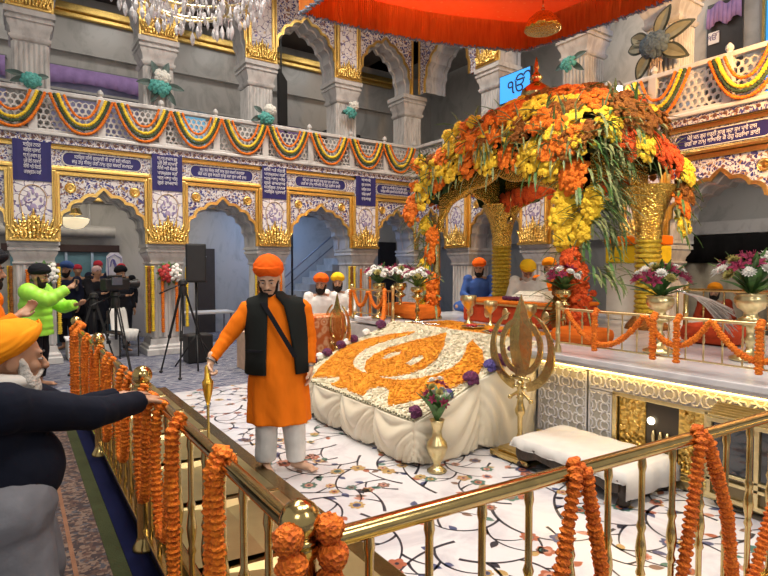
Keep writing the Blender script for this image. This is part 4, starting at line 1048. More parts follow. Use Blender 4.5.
gar('orange marigold swag on the platform railing, second from the left', yz(sag(2.33, 1.86, 1.26, 1.25, .20) + [(1.85, 1.24)] ), .024, n=12, seg=3, group=GR, seed=32)
gar('orange marigold swag on the platform railing, rightmost', yz(sag(1.84, 1.28, 1.25, 1.22, .22)), .024, n=12, seg=3, group=GR, seed=33)
for k, (y, z0, wh) in enumerate(((2.76, .93, 'leftmost, near the gold emblem'), (2.26, .93, 'left of the pair below the urn'), (2.08, .93, 'right of the pair below the urn'), (1.545, .93, 'by the right edge of the photo'))):
    gar('short upright marigold strand on the platform railing, ' + wh, [(4.0, y, z0), (4.0, y, 1.24), (4.04, y, 1.285)], .027, n=12, seg=3, group=GR, seed=40 + k)
for k, (y0, y1) in enumerate(((6.95, 6.55), (6.52, 6.12))):
    gar('small orange marigold loop on the railing left of the canopy, ' + ('left one' if k == 0 else 'right one'), [(4.175, y, z) for y, z in sag(y0, y1, 1.29, 1.29, .22)], .026, n=10, seg=3, group=GR, seed=50 + k)
gar('long orange marigold string slanting from the left railing down to the petal bed', [(4.17, 6.12, 1.34), (4.10, 6.02, 1.14), (4.02, 5.93, .98), (3.94, 5.86, .90)], .032, n=12, seg=3, group=GR, seed=55)
gar('orange marigold upright strand on the end post of the left platform railing', [(4.17, 7.03, .90), (4.17, 7.03, 1.30)], .03, n=10, seg=3, group=GR, seed=56)
# ---------- flower canopy over the throne ----------
tinsel = gold('gold_tinsel', (.80, .55, .12), .22, 1.0, 42, True)
yell_wrap = plain('yellow_bead_wrap', (.52, .36, .03), .35, .35, var=.35, nsc=30, bst=.6, bsc=50)
PX0, PX1, PY0, PY1 = 5.15, 6.50, 3.75, 6.20
cn = thing('flower_canopy', 'gilt four-post canopy smothered in orange and yellow flowers over the throne', 'canopy', ((PX0 + PX1) / 2, (PY0 + PY1) / 2, .870))
cx, cy, cz = cn.location
def cl(x, y, z): return Vector((x - cx, y - cy, z - cz))
for (x, y, back) in ((PX0, PY1, 0), (PX0, PY0, 0), (PX1, PY1, 1), (PX1, PY0, 1)):
    if back:
        mb = MB(); zz = 0; p = []
        while zz < 1.12:
            p += [(.135, zz), (.155, zz + .02), (.155, zz + .04), (.135, zz + .06)]; zz += .062
        mb.lathe(p, cl(x, y, cz), 18); mb.build('wrapped_post', yell_wrap, cn, 'auto')
        mb = MB(); mb.lathe([(.15, 1.10), (.16, 1.16), (.15, 1.25), (.19, 1.45), (.26, 1.62), (.33, 1.75)], cl(x, y, cz), 20); mb.build('flared_capital', tinsel, cn, 'auto')
        mb = MB(); mb.lathe([(.26, 0), (.24, .05), (.17, .14), (.15, .2)], cl(x, y, cz), 18); mb.build('post_foot', M['mum_bronze'], cn, True)
    else:
        mb = MB(); mb.lathe([(.08, 0), (.08, .04), (.05, .07), (.055, .6), (.065, .65), (.055, .7), (.055, 1.4), (.09, 1.5)], cl(x, y, cz), 16); mb.build('post', M['brass'], cn, 'auto')
# arched gilt fascias
def fascia(p0, p1, name):
    d = Vector((p1[0] - p0[0], p1[1] - p0[1], 0)); L = d.length; d.normalize(); nn = Vector((-d.y, d.x, 0))
    ps = [(x, z) for x, z in arch_pts(L / 2 - .10, .66, 48, 7, .03, .08)]
    mb = MB(); A = [[], [], [], []]
    for x, z in ps:
        b = cl(p0[0], p0[1], 2.15) + d * (L / 2 + x)
        zt = 1.0 if name else 1.0
        A[0].append(b + nn * .05 + V(0, 0, z)); A[1].append(b - nn * .05 + V(0, 0, z)); A[2].append(b - nn * .04 + V(0, 0, .86)); A[3].append(b + nn * .04 + V(0, 0, .86))
    mb.rings([A[0], A[1], A[2], A[3], A[0]], 0, False, False); mb.build('arch_fascia', tinsel, cn, 'auto')
    mb = MB(); mb.tube([(cl(p0[0], p0[1], 2.15) + d * (L / 2 + x) + V(0, 0, z)) for x, z in ps], .035, 8); mb.build('arch_bead', tinsel, cn, True)
FC = [(PX0, PY1), (PX0, PY0), (PX1, PY0), (PX1, PY1)]
for i in range(4): fascia(FC[i], FC[(i + 1) % 4], i)
def zroof(x, y):
    s, q = (x - 5.85) / .98, (y - 4.93) / 1.55
    r = min((abs(s) ** 2.6 + abs(q) ** 2.6) ** (1 / 2.6), 1)
    return 2.86 + .86 * math.sqrt(max(0, 1 - r ** 2.2)) - .14 * q
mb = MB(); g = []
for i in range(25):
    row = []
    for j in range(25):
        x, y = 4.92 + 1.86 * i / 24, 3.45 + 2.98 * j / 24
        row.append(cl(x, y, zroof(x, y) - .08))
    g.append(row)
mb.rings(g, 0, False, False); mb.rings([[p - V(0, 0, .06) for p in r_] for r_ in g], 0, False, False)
mb.build('dome_shell', plain('gap_shade_green', (.025, .05, .015), .8, var=.5, nsc=30), cn, True)  # shade in the gaps between bunches put into the shell's dark green
def bunch3(c, nrm, up, ru, rv, n, fr, seed, depth=.5):
    mb = MB(); rr = random.Random(seed); nrm = nrm.normalized(); s = up.cross(nrm).normalized(); u = nrm.cross(s)
    for k in range(n):
        a = k * 2.39996 + seed; q = math.sqrt((k + .5) / n) * rr.uniform(.9, 1.08)
        p = c + s * (ru * q * cos(a)) + u * (rv * q * sin(a)) + nrm * (min(ru, rv) * depth * math.sqrt(max(0, 1 - q * q)) + rr.uniform(-.02, .03))
        bloom(mb, p, fr * rr.uniform(.8, 1.25), nrm * 1.4 + s * (q * cos(a)) * .5 + u * (q * sin(a)) * .5 + V(rr.uniform(-.4, .4), rr.uniform(-.4, .4), rr.uniform(-.2, .4)), 0, rr, 7)
    return mb
FM = {'o': ('orange_bunch', 'marigold'), 'y': ('yellow_bunch', 'yellow_fl'), 'b': ('bronze_bunch', 'mum_bronze'), 'r': ('red_bunch', 'red_fl')}
bcount = 0; UP = V(0, 0, 1)
foliage = MB(); fr_ = random.Random(11)
def patch(col, p, nrm, ru, rv, n=26, fr=.043, leaves=5):
    global bcount
    bcount += 1; nm_, mt = FM[col]
    up = UP if abs(Vector(nrm).normalized().z) < .9 else V(1, 0, 0)
    c = cl(*p); bunch3(c, Vector(nrm), up, ru, rv, n, fr, bcount).build(nm_, M[mt], cn)
    nn = Vector(nrm).normalized(); s = up.cross(nn).normalized(); u = nn.cross(s)
    for k in range(leaves):
        a = fr_.uniform(0, 6.28); d = s * cos(a) + u * sin(a)
        leaf3(foliage, c + Vector((d.x * ru * .75, d.y * ru * .75, d.z * rv * .75)) + nn * .02, d + nn * .5 - UP * .2, fr_.uniform(.14, .30), fr_.uniform(.010, .018), fr_.choice((0, 1, 1)), .35)
# front fascia, left to right in the photo
for y, z, c, ru, rv in ((6.52, 2.50, 'o', .20, .25), (6.22, 2.72, 'y', .17, .30), (5.92, 2.86, 'o', .16, .20), (5.62, 2.98, 'y', .19, .24), (5.30, 3.03, 'o', .18, .24), (4.98, 3.03, 'y', .20, .26), (4.62, 3.0, 'o', .17, .22), (4.28, 2.90, 'y', .20, .24), (3.98, 2.84, 'y', .17, .26), (3.72, 2.62, 'o', .16, .20)):
    patch(c, (5.00, y, z), (-1, (y - 5) * -.0, .25), ru, rv, 56, .038, 9)
# scattered small sprigs that break up the bunches
for k in range(120):
    if k < 70:
        x, y = fr_.uniform(4.98, 6.5), fr_.uniform(3.5, 6.35); patch(fr_.choice('oybbor'), (x, y, zroof(x, y) + .04), (-.7, -.3, 1), .09, .09, 9, .038, 3)
    else:
        y = fr_.uniform(3.6, 6.4); zz = 2.62 + .42 * sin(PI * (y - 3.4) / 3.2) + fr_.uniform(.0, .45); patch(fr_.choice('oyoyb'), (4.90, y, zz), (-1, -.2, .2), .08, .08, 8, .038, 3)
for y, c in ((6.1, 'y'), (5.78, 'o'), (5.46, 'y'), (5.14, 'o'), (4.80, 'o'), (4.46, 'b'), (4.12, 'o'), (3.80, 'y'), (3.58, 'b')):
    patch(c, (4.97, y, (zroof(5.16, y) + 2.95) / 2 + .03), (-1, -.1, .5), .20, .17, 44, .038, 8)
# second row above the fascia
for y, c in ((6.0, 'o'), (5.65, 'y'), (5.3, 'o'), (4.95, 'b'), (4.62, 'o'), (4.28, 'y'), (3.94, 'b'), (3.66, 'y')):
    patch(c, (5.04, y, zroof(5.16, y) - .06), (-1, -.1, .8), .22, .20, 46, .038, 8)
# roof rows, eave to crown
cols = ['yoborbyb', 'oybryboo', 'bobyorbb', 'borbbobb', 'bbobybob', 'bobbobbb']
for i, (x, cs) in enumerate(zip((5.14, 5.38, 5.66, 5.96, 6.28, 6.58), cols)):
    for j, c in enumerate(cs):
        y = 6.28 - .385 * j + (.12 if i % 2 else 0)
        z = zroof(x, y); e = .05
        nrm = V(-(zroof(x + e, y) - zroof(x - e, y)) / (2 * e), -(zroof(x, y + e) - zroof(x, y - e)) / (2 * e), 1)
        if nrm.length > 4: nrm = V(nrm.x / 2, nrm.y / 2, 1)
        patch(c, (x, y, z), nrm, .22, .22, 46 if i < 3 else 26, .040, 7)
# right face (towards the camera's right) and its corner
for x, z, c, ru, rv in ((5.16, 3.10, 'y', .17, .22), (5.42, 2.98, 'r', .20, .24), (5.40, 3.28, 'b', .2, .2), (5.78, 2.98, 'y', .20, .20), (5.78, 3.25, 'b', .22, .2), (6.12, 2.98, 'r', .18, .22), (6.42, 2.88, 'r', .17, .2), (6.70, 2.76, 'y', .16, .18), (6.72, 2.52, 'b', .13, .16), (6.66, 2.38, 'o', .12, .18), (6.68, 2.16, 'y', .12, .16)):
    patch(c, (x, 3.46, z), (0, -1, .3), ru, rv, 48, .038, 12)
for y, z, c in ((3.9, 2.95, 'b'), (4.5, 3.0, 'o'), (5.2, 3.0, 'b'), (5.8, 2.95, 'o')): patch(c, (6.78, y, z), (1, 0, .3), .24, .2, 14, .045, 2)
for x, z, c in ((5.4, 2.95, 'o'), (5.9, 3.0, 'y'), (6.4, 2.95, 'o')): patch(c, (x, 6.5, z), (0, 1, .3), .24, .2, 14, .045, 2)
# front left post
for k, (dy, z, c, rv) in enumerate(((.14, 2.24, 'y', .13), (-.02, 2.06, 'o', .17), (.02, 1.82, 'o', .15), (.16, 1.62, 'y', .17), (.14, 1.44, 'y', .13), (-.02, 1.40, 'o', .15), (.00, 1.18, 'o', .16), (.14, 1.06, 'y', .13), (.06, .99, 'y', .10))):
    patch(c, (PX0 - .07, PY1 + dy, z), (-1, -.15, 0), .12, rv, 36, .034, 7)
# front right post
for k, (dy, z, c, ru, rv) in enumerate(((.10, 2.42, 'y', .15, .18), (.15, 2.18, 'y', .17, .17), (.10, 1.95, 'y', .15, .16), (-.22, 2.30, 'y', .11, .2), (-.10, 2.05, 'y', .09, .15), (.05, 1.74, 'r', .11, .12), (-.02, 1.55, 'r', .15, .14), (-.04, 1.32, 'r', .15, .15), (.02, 1.08, 'r', .15, .15), (.16, 1.38, 'b', .10, .2), (.18, 1.08, 'b', .10, .16))):
    patch(c, (PX0 - .08, PY0 + dy, z), (-1, -.25, 0), ru, rv, 44, .035, 9)
# red-orange fringe of blossom inside the back arch
for k in range(9): patch('r', (PX1 - .12, 5.95 - .24 * k, 2.62 + .16 * sin(PI * (k + .5) / 9)), (-1, 0, -.1), .15, .13, 18, .045, 1)
# grassy leaf sprays at the right shoulder
for k in range(280):
    x, y, z = 5.0 + fr_.uniform(-.05, .45), 3.48 + fr_.uniform(-.08, .08), fr_.choice((3.2, 3.0, 2.8, 2.6, 2.4, 2.2, 2.0, 1.6)) + fr_.uniform(-.12, .12)
    leaf3(foliage, cl(x, y, z), V(fr_.uniform(-.7, .7), -.8, fr_.uniform(-.8, .6)), fr_.uniform(.16, .32), fr_.uniform(.011, .019), fr_.choice((0, 1, 1)), .6)
for k in range(70):
    z = fr_.uniform(.95, 2.3); leaf3(foliage, cl(PX0 - .05, PY1 + fr_.uniform(.0, .22), z), V(-.6, fr_.uniform(-.3, 1), fr_.uniform(-.8, .3)), fr_.uniform(.14, .28), .014, fr_.choice((0, 1)), .5)
tag(foliage.build('foliage', [M['leaf'], M['leaf_var']], cn), 'green and variegated leaves', kind='stuff')
# gilt finials
mb = MB(); mb.lathe([(.10, 0), (.16, .04), (.20, .12), (.18, .20), (.09, .27), (.05, .30), (.09, .34), (.05, .39), (.025, .43), (.04, .47), (.02, .55), (.003, .62)], cl(5.62, 4.78, 3.72), 24); mb.build('finial', M['brass'], cn, True)
mb = MB(); mb.lathe([(.07, 0), (.085, .05), (.05, .10), (.06, .14), (.03, .20), (.035, .24), (.004, .40)], cl(6.52, 3.72, 3.05), 16); mb.build('finial', M['brass'], cn, True)
for k, y in enumerate((5.55, 4.75)):                 # little lamps hung inside
    mb = MB(); mb.tube([cl(6.0, y, 2.75), cl(6.0, y, 2.38)], .005, 6); mb.lathe([(.01, .0), (.05, -.04), (.06, -.10), (.04, -.12)], cl(6.0, y, 2.38), 12); mb.build('hanging_lamp', M['brass_dark'], cn, True)

# throne, cushions and offerings under the canopy
t = thing('throne_bed', 'low throne under the canopy draped in red cloth with gilt bosses', 'throne', (5.75, 5.02, .870))
redc = plain('red_velvet', (.42, .05, .015), .8, var=.25, nsc=10, bst=.3, bsc=12)
mb = MB(); mb.box((0, 0, .14), (.80, 1.66, .28)); mb.build('drape', redc, t, bevel=.03)
mb = MB(); mb.box((-.02, 0, .30), (.84, 1.70, .05)); mb.build('top_cloth', plain('saffron_cloth', (.62, .16, .015), .8, bst=.3, bsc=10), t, bevel=.02)
for k in range(5): mb = MB(); mb.ell((-.41, -.66 + .33 * k, .15), (.02, .06, .08), 12, 8); mb.lathe([(.09, 0), (.09, .01), (.07, .012)], (0, 0, 0), 4) if 0 else None; mb.build('gilt_boss', M['brass_pale'], t, True)
mb = MB(); mb.box((-.41, 0, .27), (.03, 1.66, .04)); mb.build('gilt_edge', M['brass_pale'], t, bevel=.005)
mb = MB(); mb.box((0, 0, .04), (.62, .62, .08), top=.85); mb.box((-.03, 0, .10), (.5, .5, .05), top=.8); o = mb.build('covered_scripture', plain('white_brocade', (.78, .74, .62), .7, var=.12, nsc=40, bst=.4, bsc=60), None, bevel=.02); o.location = (5.70, 4.72, 1.195); tag(o, 'white and gold cloth bundle lying on the red throne', 'cloth bundle')
o = garland([(0, .26, 0), (0, -.05, 0)], .03, n=8, seed=3).build('flower_string', purp); o.location = (5.39, 4.85, 1.225); tag(o, 'short dark purple flower string in front of the white bundle', 'garland')
mb = MB(); rr = random.Random(8)
mb.box((4.62, 4.93, .876), (.90, 1.80, .018))
for k in range(1800):
    x, y = rr.uniform(4.18, 5.06), rr.uniform(4.04, 5.82); q = rr.uniform(0, 6.28); s = .02
    mb.add([(x + s * cos(q), y + s * sin(q), .886), (x - s * .5 * sin(q), y + s * .5 * cos(q), .892), (x - s * cos(q), y - s * sin(q), .888 + rr.uniform(0, .012)), (x + s * .5 * sin(q), y - s * .5 * cos(q), .892)], [(0, 1, 2, 3)])
tag(mb.build('petal_carpet', orange_p), 'layer of orange petals strewn before the throne', 'petals', kind='stuff')
silver = plain('silver', (.62, .62, .62), .2, 1, var=.1)
def tray(loc, label, mat):
    t = thing('offering_tray', label, 'tray', loc)
    mb = MB(); mb.lathe([(.02, 0), (.12, .004), (.15, .025), (.145, .028), (.11, .012), (.0, .010)], (0, 0, 0), 24); mb.build('dish', mat, t, True)
    mb = MB(); rr = random.Random(int(loc[1] * 9))
    for k in range(8): mb.ell((rr.uniform(-.07, .07), rr.uniform(-.07, .07), .03), (.03, .02, .02), 8, 6)
    mb.build('offerings', redf, t, True)
tray((4.62, 4.86, .895), 'silver tray with red offerings on the petal carpet', silver)
tray((4.42, 4.30, .895), 'silver tray on the petal carpet beside the large gold emblem', silver)
def goblet(loc, label, s=1):
    mb = MB(); mb.lathe([(.07, 0), (.07, .01), (.02, .04), (.018, .12), (.035, .15), (.018, .18), (.05, .22), (.10, .28), (.11, .38), (.10, .39), (.07, .26)], (0, 0, 0), 18); o = mb.build('standing_cup', M['brass_pale'], None, True); o.location = loc; o.scale = (s,) * 3; tag(o, label, 'cup')
goblet((5.0, 5.35, .89), 'tall gilt standing cup left of the tray before the throne', .95); goblet((5.05, 5.00, .89), 'gilt standing cup directly before the throne', .8); goblet((4.98, 4.3, .89), 'gilt standing cup right of the white bundle', .8)
for k, (x, y, a, wh) in enumerate(((4.34, 5.60, .5, 'left of the petal carpet'), (4.30, 5.35, .8, 'at the left front of the petal carpet'), (4.28, 4.10, -.4, 'at the right front of the petal carpet'))):
    t = thing('ceremonial_dagger', 'curved silver dagger lying ' + wh, 'dagger', (x, y, .9), a, 'silver daggers before the throne')
    mb = MB(); mb.tube([(0, -.16 + .03 * j, .012 + .0) if 0 else (.03 * sin(j * .35), -.16 + .03 * j, .014) for j in range(9)], [.004 + .0018 * j for j in range(9)], 8); mb.build('sheath', silver, t, True)
    mb = MB(); mb.cap((.01, .09, .014), (-.01, .17, .014), .014, .016, 8); mb.box((.01, .085, .014), (.07, .016, .02)); mb.build('hilt', M['brass_pale'], t, True)
t = thing('fly_whisk', 'pale grey fly whisk slanting behind the brass urn', 'whisk', (5.35, 2.42, 0))
mb = MB(); rr = random.Random(2)
for k in range(90):
    u_, v_ = rr.uniform(-.07, .07), rr.uniform(-.10, .10); L_ = rr.uniform(.75, 1)
    mb.tube([(u_ * q * 1.2, .30 - .46 * q * L_, 1.385 - .05 * q - (.22 + v_ * 1.2) * q * q * L_) for q in (0, .3, .6, 1)], [.006, .007, .006, .002], 5)
mb.build('hair', plain('whisk_hair', (.40, .36, .32), .9, var=.2, nsc=30), t)
mb = MB(); mb.tube([(0, .28, 1.385), (0, .42, 1.43)], .014, 8); mb.build('handle', silver, t, True)
mb = MB(); mb.tube([(0, .36, .872), (0, .36, 1.41)], .012, 8); mb.lathe([(.09, .872), (.09, .89), (.02, .9)], (0, .36, 0), 14); mb.build('stand', M['brass_dark'], t, True)
o = MB().box((5.75, 2.62, .97), (.4, .55, .20)).build('cushion', redc, None, bevel=.09); tag(o, 'red cushion on the platform behind the platform railing', 'cushion')
o = MB().box((4.75, 3.42, .95), (.42, .5, .15)).build('cushion', plain('orange_cushion', (.62, .13, .012), .8, bst=.3, bsc=10), None, bevel=.06); tag(o, 'orange cushion behind the left end of the platform railing', 'cushion')
o = MB().box((4.95, 6.55, .98), (.5, .9, .22)).build('cushion', plain('orange_bolster', (.66, .15, .015), .8, bst=.3, bsc=10), None, bevel=.09); tag(o, 'orange bolster beside the left canopy post', 'cushion')

# ---------- overhead cloth ----------
A = V(6.30, 5.54, 5.21); e1 = V(-.97, .238, 0).normalized() * 3.36; e2 = V(.05, -1, 0).normalized() * 3.9
t = thing('ceiling_cloth', 'orange ceremonial cloth with deep orange fringe hung overhead', 'canopy cloth', A)
m, tt, b = nt('orange_brocade'); co = coord(tt)
v1 = N(tt, 'ShaderNodeTexVoronoi'); v1.inputs['Scale'].default_value = 9; tt.links.new(co, v1.inputs[0])
tt.links.new(ramp(tt, v1.outputs[0], [(.0, (1, .58, .22)), (.14, (1, .55, .2)), (.20, (.95, .28, .10)), (1, (1, .34, .14))]), b.inputs['Base Color']); b.inputs['Roughness'].default_value = .7
translucent(tt, b, (1, .24, .07), .5)
mb = MB(); g = []
for i in range(25):
    g.append([e1 * (i / 24) + e2 * (j / 24) + V(0, 0, -.10 * sin(PI * i / 24) * 1 + .22 * sin(PI * i / 24) * sin(PI * j / 24) - .06 * sin(PI * j / 24)) for j in range(25)])
mb.rings(g, 0, False, False); mb.rings([[p + V(0, 0, .03) for p in r_] for r_ in g], 0, False, False); mb.build('cloth', m, t, True)
fringe = plain('orange_fringe', (1, .44, .09), .75, var=.3, nsc=30, bst=.6, bsc=40, stretch=(1, 1, .15)); translucent(fringe.node_tree, fringe.node_tree.nodes['Principled BSDF'], (1, .30, .04), .5)
blue_ed = plain('silver_blue_trim', (.25, .32, .42), .5, var=.5, nsc=60)
for (p, d, sg) in ((V(0, 0, 0), e1, 0), (V(0, 0, 0), e2, 1), (e1, e2, 0), (e2, e1, 1)):
    n = 240; L = d.length; u = d.normalized(); nn = V(-u.y, u.x, 0); rr = random.Random(sg); rs = [[], [], [], []]; ed = []
    for k in range(n + 1):
        q = k / n; base = p + u * (L * q); s = V(0, 0, (-.10 if d is e1 else -.06) * sin(PI * q))
        w = .018 * (1 if k % 2 else -1) + rr.uniform(-.008, .008); dp = .40 + rr.uniform(-.02, .02)
        for r_, (z, f) in zip(rs, ((0.02, .3), (-.06, .7), (-dp * .6, 1.1), (-dp, 1.3))): r_.append(base + s + nn * (w * f) + V(0, 0, z))
        ed.append(base + s + nn * (w * 1.3) + V(0, 0, -dp))
    mb = MB(); mb.rings(rs, 0, False, False); mb.rings([[q_ + nn * .008 for q_ in r_] for r_ in rs], 0, False, False); mb.build('fringe', fringe, t)
    mb = MB(); mb.tube(ed, .014, 5); mb.build('fringe_edge', blue_ed, t)
for k, q in enumerate((V(0, 0, 0), e1, e2, e1 + e2)): mb = MB(); mb.tube([q, q + V(0, 0, 3.39)], .006, 6); mb.build('cord', M['white_cloth'], t)
t = thing('hanging_dome', 'brass dome hanging below the orange cloth above the canopy', 'ornament', (5.59, 4.66, 4.62))
mb = MB(); mb.lathe([(.215, 0), (.23, .01), (.22, .05), (.18, .14), (.10, .21), (.03, .235), (.02, .25)], (0, 0, 0), 28); mb.build('dome', gold('hammered_gold', (.72, .48, .08), .25, .8, 30, True), t, True)
mb = MB(); mb.tube([(0, 0, .24), (0, 0, .46)], .008, 8); mb.ell((0, 0, .26), (.025, .025, .03), 10, 8); mb.build('hook', M['brass'], t, True)

# ---------- chandeliers ----------
crystal, tt, b = nt('crystal'); b.inputs['Base Color'].default_value = (.93, .90, .92, 1); b.inputs['Roughness'].default_value = .12; b.inputs['Transmission Weight'].default_value = .25; b.inputs['IOR'].default_value = 1.5
t = thing('crystal_chandelier', 'large crystal chandelier hanging at the top of the picture', 'chandelier', (1.50, 5.68, 4.0))
mb = MB(); mb.tube([(0, 0, .3), (0, 0, 4.6)], .02, 8); mb.lathe([(.06, .3), (.12, .45), (.05, .7), (.10, .95), (.03, 1.2)], (0, 0, 0), 16)
for r_, z in ((.80, .60), (.60, .38), (.38, .25), (.85, .95), (.55, 1.25)): mb.tube([(r_ * cos(a * PI / 24), r_ * sin(a * PI / 24), z) for a in range(49)], .014, 6)
for k in range(8): a = k * PI / 4; mb.tube([(0, 0, .8), (.5 * cos(a), .5 * sin(a), .55), (.84 * cos(a), .84 * sin(a), .95)], .010, 6)
mb.build('frame', M['brass_pale'], t, True)
dm = MB(); dm.lathe([(.002, .0), (.018, -.03), (.026, -.065), (.018, -.10), (.002, -.125)], (0, 0, 0), 6); dm.tube([(0, 0, .14), (0, 0, 0)], .004, 5); dm.ell((0, 0, .05), (.012, .012, .012), 6, 4); dm.ell((0, 0, .10), (.010, .010, .010), 6, 4)
d0 = dm.build('crystal_drop', crystal, t); rr = random.Random(4); spots = []
for r_, z, n in ((.80, .56, 34), (.72, .36, 24), (.62, .30, 22), (.48, .22, 14), (.36, .16, 6)): spots += [(r_ * cos(2 * PI * k / n + z), r_ * sin(2 * PI * k / n + z), z + rr.uniform(-.03, .03)) for k in range(n)]
for k, s in enumerate(spots[:100]):
    if k == 0: d0.location = s
    else: inst(d0, t, s, (0, 0, rr.random()), (1, 1, rr.uniform(.9, 1.25)))
mb = MB()
for r_, z, n in ((.85, .86, 60), (.84, .74, 60), (.56, 1.15, 40), (.70, .5, 50), (.55, .35, 44), (.30, .18, 20), (.16, .13, 12)):
    for k in range(n): a = 2 * PI * k / n; mb.lathe([(.002, .06), (.014, .03), (.018, 0), (.002, -.05)], (r_ * cos(a), r_ * sin(a), z + rr.uniform(-.03, .03)), 5)
tag(mb.build('crystal_fringe', crystal, t), 'small strung crystals', kind='stuff')
bulb = emit('candle_bulb', (1, .86, .66), 14)
for k in range(8): a = k * PI / 4; mb = MB(); mb.ell((.84 * cos(a), .84 * sin(a), 1.03), (.022, .022, .05), 8, 8); mb.build('candle_bulb', bulb, t, True)
t = thing('corridor_chandelier', 'small glowing bowl chandelier seen through the first arch', 'chandelier', (.98, 11.9, 2.42))
mb = MB(); mb.lathe([(.02, -.06), (.14, -.03), (.22, .05), (.25, .13), (.20, .15), (.02, .16)], (0, 0, 0), 20, 0, lambda i, j: 1 + (.05 if j % 2 else 0)); mb.build('glass_bowl', emit('warm_glass', (1, .84, .55), .7), t, True)
mb = MB(); mb.tube([(0, 0, .15), (0, 0, 1.06)], .012, 6); mb.lathe([(.05, .2), (.14, .22), (.05, .45), (.02, .5)], (0, 0, 0), 14); mb.build('stem', M['brass'], t, True)
# ---------- people ----------
def headM(f, up=(0, 0, 1)):
    f = Vector(f).normalized(); up = Vector(up); r_ = f.cross(up).normalized(); u = r_.cross(f).normalized()
    m_ = Matrix((-r_, -f, u)).transposed()          # local x = person's left, -y = forward, z = up
    return m_
def hand(mb, w, d, pn, side, s=1.0, curl=.5, spread=.12, thumb=1):
    """palm, four fingers of different lengths, thumb from the side of the palm. d: wrist->knuckles, pn: palm normal, side: towards the thumb"""
    w, d, pn, side = Vector(w), Vector(d).normalized(), Vector(pn).normalized(), Vector(side).normalized()
    Mx = Matrix((side, d, pn)).transposed()
    mb.ell(w + d * .045 * s, (.040 * s, .052 * s, .017 * s), 14, 10, 0, Mx)
    mb.cap(w - d * .05 * s, w + d * .02 * s, .026 * s, .027 * s, 12)
    for k, (o, L) in enumerate(((.030, .078), (.011, .088), (-.009, .082), (-.028, .064))):
        p = w + d * (.078 * s) + side * (o * s); a = 0; dd = (d + side * (o * 3.2 * spread / .12)).normalized()
        p0 = w + d * .045 * s + side * (o * .85 * s); mb.cap(p0, p, .0105 * s, .0105 * s, 8)
        for f, r0, r1 in ((.45, .0102, .0096), (.32, .0094, .0088), (.23, .0086, .0072)):
            a += curl * (.9 + .1 * k); v = dd * cos(a) + pn * sin(a); q = p + v * (L * f * s)
            mb.cap(p, q, r0 * s, r1 * s, 8); p = q
    p = w + d * .018 * s + side * .028 * s
    for L, v in ((.036, side * .75 + d * .6 + pn * .15), (.030, side * .35 + d * .9 + pn * .35 * (1 + curl)), (.024, d * .9 + pn * .45 * (1 + curl))):
        q = p + v.normalized() * L * s; mb.cap(p, q, .0125 * s, .0105 * s, 8); p = q
DEF = dict(pelvis=(0, .02, .92), chest=(0, 0, 1.24), neck=(0, .01, 1.42), head=(0, -.01, 1.575), fdir=(0, -1, -.05),
           shL=(.19, 0, 1.38), elL=(.25, .03, 1.10), haL=(.25, -.05, .86), shR=(-.19, 0, 1.38), elR=(-.25, .03, 1.10), haR=(-.25, -.05, .86),
           hiL=(.095, .01, .90), knL=(.10, -.02, .48), anL=(.10, .02, .08), toL=(.12, -.14, .035), hiR=(-.095, .01, .90), knR=(-.10, -.02, .48), anR=(-.10, .02, .08), toR=(-.12, -.14, .035))
SIT = dict(pelvis=(0, .05, .12), chest=(0, .02, .42), neck=(0, .01, .60), head=(0, -.02, .74), shL=(.19, .02, .55), elL=(.27, -.06, .30), haL=(.14, -.26, .22), shR=(-.19, .02, .55), elR=(-.27, -.06, .30), haR=(-.14, -.26, .22),
           hiL=(.10, .03, .11), knL=(.36, -.22, .10), anL=(.02, -.34, .06), toL=(-.12, -.36, .05), hiR=(-.10, .03, .11), knR=(-.36, -.22, .10), anR=(-.02, -.30, .06), toR=(.12, -.34, .05))
HAND_DOWN = dict(curl=.35)
